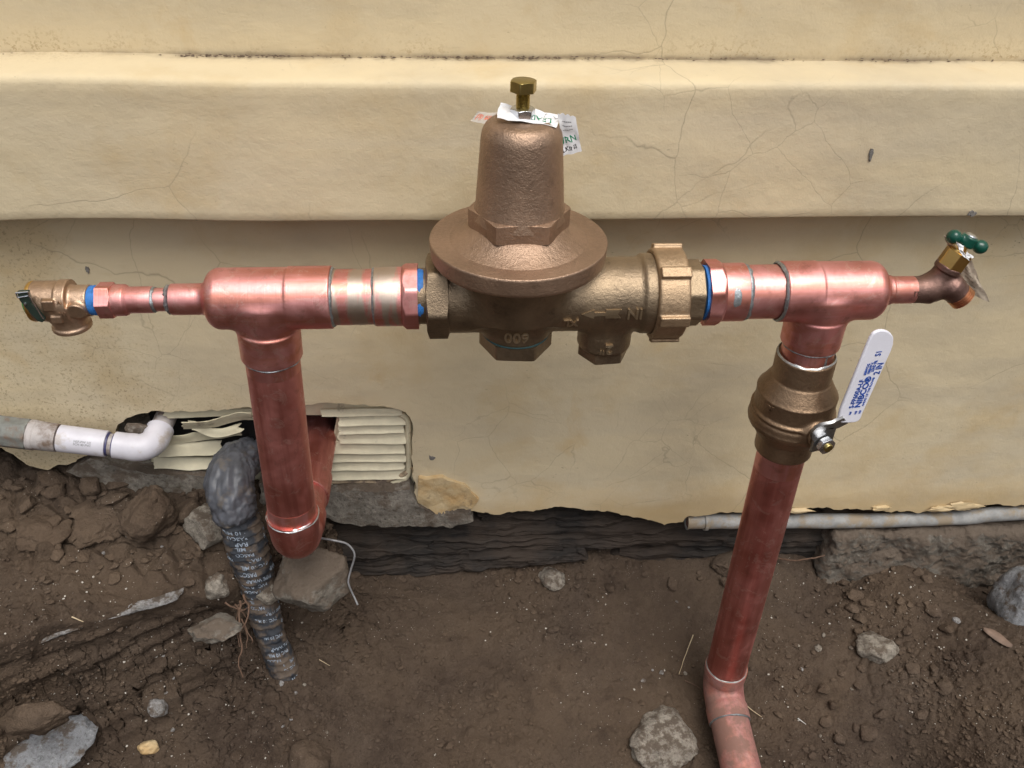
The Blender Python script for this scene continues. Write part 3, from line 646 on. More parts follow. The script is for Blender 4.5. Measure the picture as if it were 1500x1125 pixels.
# ================================================================== GROUND
def ground():
    xd = np.concatenate([-np.geomspace(30, .95, 34), np.arange(-.80, .80, .0018), np.geomspace(.95, 30, 34)])
    yd = np.concatenate([-np.geomspace(30, .40, 34), np.arange(-.27, .262, .0018), [.28, .34, .5, 1, 3, 10, 30]])
    X, Y = np.meshgrid(xd, yd, indexing='ij')
    fl = [(480, 858, -.61), (700, 840, -.612), (850, 815, -.60), (1000, 808, -.60), (1150, 830, -.605), (1235, 865, W(1235, 865, .165)[2]), (600, 1000, -.645), (450, 1000, -.622), (420, 965, -.605), (430, 900, -.60), (800, 1100, -.685), (1060, 1130, -.715), (990, 1060, -.705), (1130, 1060, -.70), (1040, 1000, -.69), (950, 950, -.66),
          (1200, 1000, -.655), (1200, 1110, -.695), (1300, 900, -.625), (1310, 826, W(1310, 826, .165)[2]), (1360, 836, W(1360, 836, .165)[2]), (1425, 868, W(1425, 868, .165)[2]), (1500, 930, -.59), (1500, 1000, -.60), (1380, 1000, -.635), (1480, 1110, -.64), (1350, 1090, -.68), (200, 1100, -.655), (300, 960, -.64), (350, 900, -.635), (350, 1120, -.66), (100, 1180, -.66)]
    P = np.array([Wz(a, b, c) for a, b, c in fl]); 
    bk = [(0, 690, -.395), (100, 700, -.40), (200, 735, -.42), (300, 745, -.435), (0, 800, -.415), (120, 800, -.43), (250, 800, -.445), (0, 900, -.42), (100, 880, -.435), (200, 880, -.45), (265, 868, -.458), (400, 780, -.465), (330, 830, -.47), (440, 760, -.455), (-300, 800, -.39)]
    Q = np.array([Wz(a, b, c) for a, b, c in bk])
    def tps(pts, reg=1e-4):
        n = len(pts); d = np.hypot(pts[:, None, 0]-pts[None, :, 0], pts[:, None, 1]-pts[None, :, 1]); K = np.where(d > 0, d*d*np.log(d+1e-12), 0)+reg*np.eye(n)
        A = np.zeros((n+3, n+3)); A[:n, :n] = K; A[:n, n] = 1; A[:n, n+1:] = pts[:, :2]; A[n, :n] = 1; A[n+1:, :n] = pts[:, :2].T
        w = np.linalg.solve(A, np.append(pts[:, 2], [0, 0, 0]))
        def ev(x, y):
            x = np.clip(x, -.8, .8); y = np.clip(y, -.30, .25); o = w[n]+w[n+1]*x+w[n+2]*y
            for i in range(n): dd = np.hypot(x-pts[i, 0], y-pts[i, 1]); o = o+w[i]*np.where(dd > 0, dd*dd*np.log(dd+1e-12), 0)
            return o
        return ev
    ef = tps(P, 3e-3); eb = tps(Q, 3e-3)
    P3 = np.stack([X, Y, 0*X], -1)
    zf = np.clip(ef(X, Y), -.735, -.50); zb = np.clip(eb(X, Y), -.50, -.36)
    # edge of the bank: signed distance to a polyline, positive on the bank side
    epx = [(-420, 1180, -.45), (-120, 1040, -.45), (0, 962, -.45), (80, 935, -.452), (165, 903, -.456), (265, 873, -.46), (330, 868, -.47), (372, 835, -.475), (402, 800, -.478), (432, 772, -.47), (470, 752, -.46), (480, 715, -.45)]
    E = np.array([Wz(*e) for e in epx])[:, :2]; E = np.vstack([E, E[-1]+np.array([0, .3])])
    wx = X+.010*fbm(P3, 18, 4, 61); wy = Y+.012*fbm(P3, 18, 4, 62)
    best = np.full(X.shape, 9.0); sg = np.ones(X.shape)
    for a, b in zip(E[:-1], E[1:]):
        ab = b-a; t = np.clip(((wx-a[0])*ab[0]+(wy-a[1])*ab[1])/(ab@ab), 0, 1); dx = wx-a[0]-t*ab[0]; dy = wy-a[1]-t*ab[1]; d = np.hypot(dx, dy)
        s = np.sign(ab[0]*(wy-a[1])-ab[1]*(wx-a[0])); c = d < best-1e-9; best = np.where(c, d, best); sg = np.where(c, s, sg)
    sd_ = best*sg
    # bank face: steep below the edge, with a bench half way
    xx = np.clip(-sd_, 0, 1)
    drop = .05*np.clip(xx/.010, 0, 1)**.8
    face = np.where(sd_ > 0, 0, 1.0)
    u = np.clip((xx-.004)/.085, 0, 1); u = u*u*(3-2*u)
    rgh = fbm(P3, 22, 4, 63, .55)
    u = np.clip(u+.22*rgh*np.sin(u*math.pi), 0, 1)
    zbank = zb-.022*np.clip(xx/.006, 0, 1)-.02*0
    z = np.where(sd_ > 0, zb, (zbank)*(1-u)+zf*u)
    onb = np.clip(sd_/.02+.5, 0, 1)
    fc = np.sin(u*math.pi)*(sd_ <= 0)
    # strata steps on the bank face
    z = z+fc*(.010*fbm(P3*np.array([1, 1, 1]), 30, 4, 64, .6))
    # lumps: clods near the wall on the bank, and along the face
    d1, d2, ci = worley(X+.004*fbm(P3, 60, 2, 7), Y+.004*fbm(P3, 60, 2, 8), 30, 5)
    cl = (ci*.7+.3)*np.clip((d2-d1)*2.2, 0, 1)**.6
    wl = np.clip((Y-.045-.02*fbm(P3, 20, 2, 9))/.03, 0, 1)*np.clip((-.17-X)/.05, 0, 1)*onb
    z = z+.024*cl*wl
    d1, d2, ci = worley(X, Y, 75, 15); cl2 = ci*np.clip((d2-d1)*2.5, 0, 1)**.7
    pt = np.clip(fbm(P3, 9, 3, 10)*3+.1, 0, 1)
    right = np.clip((X-.12)/.1, 0, 1)
    z = z+.007*cl2*np.clip(pt*(.35+.65*np.maximum(onb, right))+fc*.5, 0, 1)
    d1, d2, ci = worley(X, Y, 190, 25); z = z+.0028*ci*np.clip((d2-d1)*2.5, 0, 1)*np.clip(fbm(P3, 14, 3, 30)*3+.25, 0, 1)
    z = z+.010*fbm(P3, 9, 4, 11)+.0045*fbm(P3, 40, 5, 12, .62)
    # pit at the bottom right, scrape under the timber
    c = Wz(1370, 1085, -.64); z = z-.05*np.exp(-(((X-c[0])/.05)**2+((Y-c[1])/.035)**2))
    # blend to surrounding grade outside the dug area
    far = np.clip((-.30-Y)/.45, 0, 1); far = far*far*(3-2*far); fx = np.clip((np.abs(X)-.85)/.5, 0, 1)
    far = np.maximum(far, fx*fx*(3-2*fx)); z = z*(1-far)+(-.40+.03*fbm(P3, 2, 3, 13))*far
    # lean the bank face inwards so that its lip overhangs
    w_ = .085; kk = np.clip(xx, 0, w_)*.62*(sd_ <= 0)*np.clip(1-(xx-w_)/.12, 0, 1)
    gxx, gyy = np.gradient(sd_, xd, yd); gl = np.maximum(np.hypot(gxx, gyy), .2)
    und = kk+(sd_ <= 0)*np.sin(np.clip(xx/w_, 0, 1)*math.pi)*(.012+.016*fbm(np.stack([X, Y*.3, z*4], -1), 18, 4, 71, .6))
    mk = (np.abs(X) < .8) & (Y > -.26) & (Y < .255)
    X2 = X+np.where(mk, gxx/gl*und, 0); Y2 = Y+np.where(mk, gyy/gl*und, 0)
    return xd, yd, X2, Y2, z
gx_, gy_, GX, GY, GZ = ground()
nx_, ny_ = GX.shape; I = np.arange(nx_*ny_).reshape(nx_, ny_)
Fg = np.stack([I[:-1, :-1], I[1:, :-1], I[1:, 1:], I[:-1, 1:]], -1).reshape(-1, 4)
g = obj('ground', (np.stack([GX, GY, GZ], -1).reshape(-1, 3), Fg), SOIL, None, True, 0); g['kind'] = 'structure'
from mathutils.bvhtree import BVHTree
bvh = BVHTree.FromObject(g, bpy.context.evaluated_depsgraph_get())
def gpix(px, py):                                    # where the view ray meets the ground
    d = ray(px, py); r = bvh.ray_cast(Vector(CAM), Vector(d/np.linalg.norm(d))); return np.array(r[0]) if r[0] is not None else Wz(px, py, -.6)
def gz(x, y):
    r = bvh.ray_cast(Vector((x, y, 0)), Vector((0, 0, -1))); return r[0][2] if r[0] is not None else -.6
# ================================================================== PLUMBING helpers
XA = np.array([1.0, 0, 0]); ZN = np.array([0, 0, -1.0])
def ax_pt(px): return np.array([Xp(px), 0, 0])
def ringb(c, d, r, w=.0035, h=.0014, seed=0, n=96):  # irregular solder bead round a pipe
    th = np.arange(n)/n*2*math.pi; a, b, d = frame(d); q = np.stack([np.cos(th)*2.2, np.sin(th)*2.2, 0*th+seed], 1)
    off = .0011*fbm(q, 1, 3, seed); wd = w*(1+.55*fbm(q, 2.2, 3, seed+1)); V = []
    for s in (-.5, -.3, 0, .3, .5):
        rr = r-.0003+h*(1-(2*s)**2)*(1+.4*fbm(q, 2, 2, seed+3)); V.append(np.array(c)+np.outer(s*wd+off, d)+(rr*np.cos(th))[:, None]*a+(rr*np.sin(th))[:, None]*b)
    V = np.concatenate(V); return V, [(i*n+j, i*n+(j+1) % n, (i+1)*n+(j+1) % n, (i+1)*n+j) for i in range(4) for j in range(n)]
def drip(c, u, v, nrm, r, s, seed, dcyl=None):       # irregular solder smear lying on a surface
    return None
def along(p0, p1, py):                               # distance from p0 along p0->p1 whose image row is py
    p0 = np.array(p0, float); p1 = np.array(p1, float); L = np.linalg.norm(p1-p0); d = (p1-p0)/L; lo, hi = -.2, L+.3
    for _ in range(50):
        m = (lo+hi)/2
        if proj(p0+d*m)[1] < py: lo = m
        else: hi = m
    return lo
def cylfn(p0, d, r, th0, t0, px=1, ext=0, rot180=False, up=(0, 0, 1), spiral=0.0, lift=.0002, flip=1):
    a, b, d = frame(d, up)
    def fn(u, v, w):
        if rot180: u, v = -u, -v
        t = t0+u*flip+spiral*0; th = th0+v/r; rr = r+lift+max(w, -lift)
        return p0+d*t+rr*(math.cos(th)*a+math.sin(th)*b)
    return fn
def hitcyl(px, py, p0, d, r, up=(0, 0, 1)):
    a, b, d = frame(d, up); o = CAM-np.array(p0); q = ray(px, py)
    oa, ob, qa, qb = o@a, o@b, q@a, q@b; A = qa*qa+qb*qb; B = oa*qa+ob*qb; C = oa*oa+ob*ob-r*r; D = max(B*B-A*C, 0)
    t = (-B-math.sqrt(D))/A; h = o+q*t; return h@d, math.atan2(h@b, h@a)

# ------------------------------------------------------------------ tees
def tee(x0, x1, xb, r, side, legaxis, legr, colr, tcol, coll):
    """x0<x1 run ends; xb branch x; side=-1 shoulder at x0, +1 at x1; legaxis direction of the branch"""
    la = np.array(legaxis); rs = .0150
    sh = x0 if side < 0 else x1; op = x1 if side < 0 else x0
    def f(P):
        a = min(sh, op); b = max(sh, op)
        run = s_cyl(P, (a if side > 0 else a+.002, 0, 0), (b if side < 0 else b-.002, 0, 0), r, 0.0012)
        core = s_cyl(P, (sh, 0, 0), (sh+(-side)*.05, 0, 0), r, .013)
        mid = s_cyl(P, (sh-side*.004, 0, 0), (op, 0, 0), r-.0002, .001)
        body = np.minimum(core, np.where((P[..., 0]-(sh-side*.028))*side > 0, 1e3, run))
        soc = s_cyl(P, (op, 0, 0), (op+side*coll, 0, 0), r+.0007, .0008)
        body = su(body, s_cyl(P, (sh+side*.010, 0, 0), (sh-side*.02, 0, 0), rs, .002), .007)
        br = s_cyl(P, (xb, 0, 0), tuple(np.array([xb, 0, 0])+la*(tcol+.012)), legr)
        body = su(body, br, .011)
        body = su(body, soc, .0012)
        c = s_cyl(P, tuple(np.array([xb, 0, 0])+la*tcol), tuple(np.array([xb, 0, 0])+la*(tcol+COL)), colr, .0012)
        return su(body, c, .0025)
    lo = (min(x0, x1)-.016, -.037, -.037-tcol-.04); hi = (max(x0, x1)+.016, .037, .036)
    return surfnet(f, lo, hi, .0011, 3)
# left riser axis
LT = np.array([Xp(388), 0, 0.0]); LB = W(433, 790, .002)
dL = LB-LT; LL = np.linalg.norm(dL); dL /= LL
RT = np.array([Xp(1206), 0, 0.0]); RB = W(1058, 1000, .0)
dR = RB-RT; RL = np.linalg.norm(dR); dR /= RL
def alf(p0, d, py, r):                                # same for a point on the near side of a tube of radius r
    p0 = np.array(p0, float); lo, hi = -.2, .9
    for _ in range(50):
        m = (lo+hi)/2
        if proj(p0+d*m+np.array([0, -r, 0]))[1] < py: lo = m
        else: hi = m
    return lo
def pipes(name, loc, label): return empty(name, loc, label, 'pipe')
# ================================================================== LEFT COPPER
lc = pipes('copper_pipework', LB+np.array([0, 0, -.03]), 'left copper pipework: tee with reduced stub, riser pipe and elbow turning back into the vent')
x0 = Xp(304); x1 = Xp(487)
TE_L = alf(LT, dL, 545, .0304); TE_R = alf(RT, dR, 524, .0304); COL = .034; COLR = TE_R-alf(RT, dR, 481, .0304); print('tee ends', TE_L, TE_R, COLR)
tv = tee(x0, x1, LT[0], .0296, -1, dL, .0288, .0304, TE_L-COL, .041)
obj('tee', tv, CU, lc, ang=0)
# cut marks: end of the branch collar
tEnd = TE_L; tR = alf(LT, dL, 779, .0285)
obj('riser', lathe(LT+dL*(tEnd-.01), dL, [(0, .027), (tR-tEnd+.012, .027)], 96, 0), CUD, lc, label='long dull red vertical riser pipe')
obj('solder_ring', ringb(LT+dL*(tEnd+.0012), dL, .0280, .0034, .0016, 2), SOLD, lc)
obj('clean_band', lathe(LT+dL*(tEnd), dL, [(0, .02712), (.016, .02712)], 96, 0, lambda t, th, r: r), CUZ, lc, label='bright sanded band under the tee')
obj('clean_band', lathe(LT+dL*(tR-.020), dL, [(0, .02712), (.020, .02712)], 96, 0), CUZ, lc, label='bright sanded band above the elbow')
obj('solder_ring', ringb(LT+dL*tR, dL, .0282, .0042, .0022, 3), m_plain('bright_solder', (.62, .65, .66), .8, .35, .2, 300, .5), lc, label='thick bright solder ring above the elbow')
# elbow: cup, short-radius bend, socket going back towards the wall
C0 = LT+dL*tR; ez = np.array([0, 1.0, -.02]); ez /= np.linalg.norm(ez)
e1 = C0+dL*.022; pth = [C0-dL*.002+dL*k*.004 for k in range(6)]; rb = .030
for k in range(1, 15):
    a = k/14*math.pi/2; pth.append(e1+dL*math.sin(a)*rb+ez*(1-math.cos(a))*rb)
e2 = pth[-1]; pth += [e2+ez*k*.004 for k in range(1, 7)]
rr = [.0296]*5+[.0288]+[.0282]*14+[.0296]*6
obj('elbow', sweep(pth, rr, 72), CUD, lc, ang=50)
pB = e2+ez*.024; yb = .30
obj('tail_pipe', lathe(pB-ez*.01, ez, [(0, .027), (.30, .027)], 72, 0), CUY, lc, label='pipe running back through the vent')
obj('solder_ring', ringb(pB, ez, .0276, .0026, .0014, 4), SOLD, lc)
cpl = pB+ez*.030
obj('coupling', lathe(cpl, ez, [(0, .027), (0, .0298), (.040, .0298), (.040, .027)], 72, .0012), CUY, lc, label='coupling on the tail pipe')
obj('solder_ring', ringb(cpl+ez*.0405, ez, .0276, .0026, .0014, 5), SOLD, lc)
# run to the right of the tee
xa, xb_, xc, xd = Xp(487), Xp(550), Xp(552), Xp(590)
CUB = m_copper('copper_bright', 0, 11, 'x')
def stained_copper():
    m = m_copper('copper_solder_stained', 0, 12, 'x'); t = m.node_tree; b = t.nodes['Principled BSDF']
    ln = [l for l in t.links if l.to_socket == b.inputs['Base Color']][0].from_socket
    class Q(NT):
        def __init__(s): s.m = m; s.t = t; s.b = b; s.pos = [n for n in t.nodes if n.type == 'NEW_GEOMETRY'][0].outputs['Position']
    q = Q(); f = q.math('MULTIPLY', q.ramp(q.noise(1, 4, .6, q.map((75, 12, 12))), [(.46, 0), (.56, 1)]), .75)
    q.L(q.mix(f, ln, (.50, .50, .42)), b.inputs['Base Color']); b.inputs['Roughness'].default_value = .3
    return m
CUS = stained_copper()
obj('short_pipe', lathe((xa-.01, 0, 0), XA, [(0, .027), (xb_-xa+.012, .027)], 96, 0), CUS, lc, label='short polished pipe with solder streaks')
obj('solder_ring', ringb((xa+.0005, 0, 0), XA, .0278, .0036, .0016, 6), SOLD, lc)
obj('solder_ring', ringb((xb_-.0008, 0, 0), XA, .0272, .0026, .0012, 7), SOLD, lc)
obj('adapter', lathe((xb_, 0, 0), XA, [(0, .0270), (0, .0287), (xd-xb_, .0287), (xd-xb_, .025)], 96, .0008), CUS, lc, label='socket of the threaded adapter with solder streaks')
obj('adapter_hex', hexprism((xd, 0, 0), XA, Xp(613)-xd, .0327, 1, 0, R(6), k=8, step=1.2), CU, lc, label='faceted wrench collar of the adapter')
# reducing stub to the left
def lx(a, b, r0, r1=None, m=CU, nm='stub_pipe', n=72, rd=.0006, lab=None, par=None):
    xa_, xb2 = Xp(a), Xp(b); r1 = r1 or r0
    return obj(nm, lathe((xb2, 0, 0), -XA, [(0, r0*.9), (0, r0), (xb2-xa_, r1), (xb2-xa_, r1*.9)], n, rd), m, par or lc, label=lab)
lx(252, 308, .0150, lab='reducing bush beside the tee'); lx(222, 256, .0112, lab='narrow stub pipe'); lx(189, 225, .0127, nm='small_adapter'); 
obj('small_adapter', lathe((Xp(190), 0, 0), -XA, [(0, .0127), (.003, .0150), (Xp(190)-Xp(168), .0152), (Xp(190)-Xp(168), .01)], 72, .001), CU, lc, label='stepped part of the small adapter')
obj('small_adapter_hex', hexprism((Xp(169), 0, 0), -XA, Xp(169)-Xp(147), .0178, 1, 0, R(10)), CU, lc)
obj('solder_ring', ringb((Xp(226), 0, 0), XA, .0118, .0042, .0010, 8), SOLD, lc); obj('solder_ring', ringb((Xp(248), 0, 0), XA, .0114, .0046, .0030, 9), SOLD, lc)

# ================================================================== RELIEF VALVE at the far left
rv = empty('relief_valve', (Xp(92), 0, -.045), 'small bronze relief valve with a black lever at the far left end', 'valve')
xm0, xm1 = Xp(52), Xp(107); xo = Xp(97)
def frv(P):
    b = s_cyl(P, (xm0, 0, 0), (xm1-.001, 0, 0), .0192, .0015)
    b = su(b, s_cyl(P, (xm0+.024, 0, 0), (xm0+.034, 0, 0), .0203, .001), .001)
    b = su(b, s_cyl(P, (xm1-.002, 0, 0), (Xp(134), 0, 0), .0150, .001), .003)
    b = su(b, s_cyl(P, (xo-.001, -.001, 0), (xo-.001, -.001, -.026), .0166, .003), .005)
    b = su(b, s_cyl(P, (xo-.001, -.001, -.0240), (xo-.001, -.001, -.0285), .0180, .0012), .002)
    b = su(b, s_cyl(P, (Xp(120), -.008, 0), (Xp(120), -.0175, -.0025), .0085, .001), .002)
    b = su(b, s_box(P, (Xp(85), -.016, .006), (.011, .010, .011), rd=.001), .0015)
    b = su(b, s_box(P, (Xp(90), -.016, -.009), (.010, .010, .008), rd=.001), .0015)
    return b
obj('body', surfnet(frv, (xm0-.004, -.026, -.04), (Xp(136), .025, .025), .0008, 3), BRV, rv, ang=0)
obj('outlet_bore', lathe((xo-.001, -.001, -.0288), ZN, [(0, .0160), (.0002, .0160)], 48, 0), DARK, rv)
obj('end_cap', lathe((xm0+.001, 0, 0), -XA, [(0, .0192), (.0012, .0195), (.0035, .0190), (.0035, .0150)], 72, .0005), BRASS, rv)
obj('green_ring', lathe((xm0-.001, 0, 0), -XA, [(0, .0150), (.0035, .0150), (.0060, .0125), (.0060, 0)], 60, .001), GRING, rv)
def levpt(px, py, y): return W(px, py, y)
lvp = [(24, 428), (41, 427), (46, 445), (66, 469), (62, 473), (55, 471), (46, 462), (28, 440)]
pl = [levpt(*p, -.0235) for p in lvp]; n_ = len(pl)
V = np.array(pl+[p+np.array([0, .0045, 0]) for p in pl]); Fq = [tuple(range(n_)), tuple(reversed(range(n_, 2*n_)))]+[((i+1) % n_, i, i+n_, (i+1) % n_+n_) for i in range(n_)]
lo_ = obj('lever', (V, Fq), LEVB, rv, smooth=False)
md = lo_.modifiers.new('bevel', 'BEVEL'); md.width = .0009; md.segments = 2
c = [levpt(23, 429, -.0240), levpt(41, 427.5, -.0240), levpt(42, 433, -.0240), levpt(26, 436, -.0240)]
obj('lever_rim', merge(*[sweep([c[i], c[(i+1) % 4]], .0007, 6) for i in range(4)], sweep([levpt(42, 433, -.0241), levpt(63, 467, -.0241)], .0006, 6)), STEEL, rv)
obj('pin', lathe(levpt(37, 445, -.0235), (0, -1, 0), [(0, .0014), (.0012, .0012), (.0014, 0)], 16, 0), STEEL, rv)
for s_, px, py in (('A', 86, 444), ('W', 92, 461)):
    p = W(px, py, -.0213); obj('cast_letter', maptext(s_, .0055, lambda u, v, w: p+np.array([u, -w, v]), .0004), BRV, rv, smooth=False, kind=None)
tp = obj('thread_tape', lathe((Xp(149), 0, 0), -XA, [(0, .0128), (.0005, .0140), (.004, .0139), (.0042, .0143), (Xp(149)-Xp(134), .0140), (Xp(149)-Xp(134)+.0003, .012)], 72, .0004, wob=.0005), BLUE, None, origin=(Xp(141), 0, -.014))
tag(tp, 'blue thread tape wrapped between the small relief valve and the copper adapter', 'thread tape')

# ================================================================== REGULATOR
rg = empty('pressure_regulator', (0, 0, -.07), 'large bronze pressure regulator with bell bonnet and wide round flange between the copper runs', 'valve')
xL, xR_ = Xp(657), Xp(955)
xcap2 = Xp(884, 500); 
def frg(P):
    b = s_cyl(P, (xL-.004, 0, 0), (xR_, 0, 0), .0362)
    b = su(b, s_cone(P, (0, 0, -.012), (0, 0, .044), .048, .060), .012)
    b = su(b, s_cyl(P, (0, 0, 0), (0, 0, -.041), .0335, .002), .010)
    b = su(b, s_cyl(P, (xcap2, 0, 0), (xcap2, 0, -.0585), .0272, .004), .009)
    b = su(b, s_cyl(P, (xR_-.012, 0, 0), (xR_, 0, 0), .0385, .001), .008)
    return b+.00012*fbm(P, 250, 2, 3)
obj('body', surfnet(frg, (xL-.008, -.066, -.066), (xR_+.004, .066, .05), .0014, 3), BZD, rg, ang=0, label='dark bronze cast body')
obj('inlet_hex', hexprism((Xp(658), 0, 0), -XA, Xp(658)-Xp(625), .0425, 1, 1, 0, k=6, step=.35), BZD, rg, label='dark wrench hexagon at the left end')
obj('neck', lathe((Xp(630), 0, 0), -XA, [(0, .0275), (.0125, .0270)], 72, 0), BZD, rg)
obj('strainer_plug', hexprism((0, 0, -.0415), ZN, .0150, .0372, 0, 0, R(4), up=(0, -1, 0)), BZD, rg, label='hexagonal plug under the centre')
obj('gasket', lathe((0, 0, -.0400), ZN, [(0, .0320), (0, .0338), (.0016, .0338), (.0016, .032)], 72, .0003), m_plain('teal_gasket', (.03, .075, .08), 0, .6), rg)
obj('bypass_plug', hexprism((xcap2, 0, -.0580), ZN, .0110, .0262, 0, 0, R(-5), up=(0, -1, 0)), BZD, rg, label='small hexagonal plug at the right')
obj('flange', lathe((0, 0, .043), (0, 0, 1), [(0, .055), (0, .0810), (.003, .0825), (.0172, .0835), (.0190, .0828), (.0188, .0660), (.0193, .062)], 160, .0012, wob=.0003), BZ, rg, label='wide round flange with a darker rim')
obj('bonnet_base', lathe((0, 0, .0595), (0, 0, 1), [(0, .0665), (.0022, .0655), (.0042, .060), (.0085, .053), (.0122, .0475), (.0150, .044), (.0172, .040)], 128, .004), BZU if False else BZ, rg, label='domed base of the bonnet')
obj('bonnet_hex', hexprism((0, 0, .0745), (0, 0, 1), .0185, .0480, 0, 1, R(0), up=(0, -1, 0), step=.22), BZ, rg)
obj('bonnet', lathe((0, 0, .084), (0, 0, 1), [(0, .0428), (.008, .0418), (.013, .0405), (.040, .0385), (.070, .0362), (.0795, .0352), (.0870, .0305), (.0893, .0240), (.0897, .015), (.0897, 0)], 128, .0045), BZ, rg, label='bell shaped bonnet')
# adjusting screw
zs = .1745
obj('lock_nut', hexprism((0, 0, zs), (0, 0, 1), .0090, .0112, 1, 1, R(8), up=(0, -1, 0)), STEEL, rg)
pr = []; zz = 0
while zz < .0180: pr += [(zz, .0052), (zz+.00055, .0060), (zz+.0011, .0052)]; zz += .0012
obj('screw_shaft', lathe((0, 0, zs+.006), (0, 0, 1), pr, 40, 0), GOLD, rg)
obj('screw_head', hexprism((0, 0, zs+.0230), (0, 0, 1), .0092, .0117, 0, 1, R(12), up=(0, -1, 0), step=.35), GOLD, rg)
# cast lettering, upside down on the body
def cast(s, px, py, size, r, p0=(0, 0, 0), d=XA, vert=False, ext=.0019, m=None, sp=0):
    if not vert:
        t, th = hitcyl(px, py, p0, d, r); a, b, dd = frame(d)
        # angle increases ...: find sign so that +v is up on the near side
        def fn(u, v, w):
            u, v = -u, -v; t_ = t+u; th_ = th+v/r*sgn; rr = r+max(w, -.0004); return np.array(p0)+dd*t_+rr*(math.cos(th_)*a+math.sin(th_)*b)
        e = .01; sgn = 1 if (math.cos(th+e)*a+math.sin(th+e)*b)[2] > (math.cos(th)*a+math.sin(th)*b)[2] else -1
    else:
        t, th = hitcyl(px, py, p0, ZN, r); a, b, dd = frame(ZN); e = .01
        sgn = 1 if (math.cos(th+e)*a+math.sin(th+e)*b)[0] > (math.cos(th)*a+math.sin(th)*b)[0] else -1
        def fn(u, v, w):
            u, v = -u, -v; t_ = t-v; th_ = th+u/r*sgn; rr = r+max(w, -.0004); return np.array(p0)+dd*t_+rr*(math.cos(th_)*a+math.sin(th_)*b)
    obj('cast_lettering', maptext(s, size, fn, ext), m or BZL, rg, smooth=False)
cast('600', 757, 494, .0158, .0338, (0, 0, 0), vert=True); cast('2"', 888, 511, .0150, .0274, (xcap2, 0, 0), vert=True)
cast('S', 713, 455, .0140, .0364); cast('N', 730, 447, .0105, .0366); cast('W', 801, 455, .0150, .0366); cast('I', 787, 448, .0105, .0366); cast('XL', 836, 472, .0115, .0364); cast('IN', 930, 459, .0150, .0364)
t_, th_ = hitcyl(882, 460, (0, 0, 0), XA, .0364); a_, b_, _d = frame(XA)
def arrow():
    sg = 1 if (math.cos(th_+.01)*a_+math.sin(th_+.01)*b_)[2] > (math.cos(th_)*a_+math.sin(th_)*b_)[2] else -1
    pts = [(-.0195, 0), (-.0075, .0048), (-.0075, .0018), (.0035, .0018), (.0035, .0046), (.0185, .0046), (.0145, 0), (.0185, -.0046), (.0035, -.0046), (.0035, -.0018), (-.0075, -.0018), (-.0075, -.0048)]
    tris = [(0, 1, 11), (2, 3, 9, 10), (3, 4, 5, 6), (3, 6, 9), (6, 7, 8, 9)]
    V = []
    for w in (.0011, -.0006):
        for u, v in pts: V.append(XA*(t_+u)+(.0363+w)*(math.cos(th_+sg*v/.0363)*a_+math.sin(th_+sg*v/.0363)*b_))
    n = len(pts); return V, tris+[(i, (i+1) % n, (i+1) % n+n, i+n) for i in range(n)]
obj('cast_arrow', arrow(), BZL, rg, smooth=False, label='raised flow arrow pointing left')
# union nut
xu0, xu1 = Xp(951), Xp(996)
def fun(P):
    x = P[..., 0]; r = np.hypot(P[..., 1], P[..., 2]); b = s_cyl(P, (xu0, 0, 0), (xu1, 0, 0), .0448, .0035)
    th = np.arctan2(P[..., 2], -P[..., 1])
    for k in range(6):
        a = R(54+60*k); c = np.array([0, -math.cos(a), math.sin(a)]); tn = np.array([0, math.sin(a), math.cos(a)])
        rot = np.stack([[1, 0, 0], tn, c], 1)
        b = su(b, s_box(P, np.array([(xu0+xu1)/2+.001, 0, 0])+c*.044, (xu1-xu0-.002, .011, .0095), rot, .0012), .002)
    b = ss(b, s_cyl(P, (xu0-.01, 0, 0), (xu0+.008, 0, 0), .0395), .0015)
    return b+.0001*fbm(P, 300, 2, 4)
obj('union_nut', surfnet(fun, (xu0-.004, -.052, -.052), (xu1+.004, .052, .052), .0011, 3), BZU, rg, ang=0, label='lighter bronze union nut with six lugs')
obj('union_tail', hexprism((xu1-.004, 0, 0), XA, Xp(1021)-xu1+.004, .0335, 0, 0, R(20), k=8), BZD, rg)
obj('union_washer', lathe((Xp(1020), 0, 0), XA, [(0, .028), (0, .0300), (.0022, .0300), (.0022, .028)], 72, .0004), BLACKR, rg)
for nm, xx, r, lab in (('thread_tape', Xp(612), .0268, 'blue thread tape showing between the left copper adapter and the regulator'), ('thread_tape', Xp(1026), .0272, 'sliver of blue thread tape on the threads right of the union nut')):
    o = obj(nm, lathe((xx, 0, 0), XA, [(0, r-.001), (.0003, r), (.0030, r+.0006), (.0035, r+.0002), (.0062, r), (.0066, r-.001)], 90, .0003, wob=.0014, seed=4), BLUE, None, origin=(xx, 0, -r)); tag(o, lab, 'thread tape')

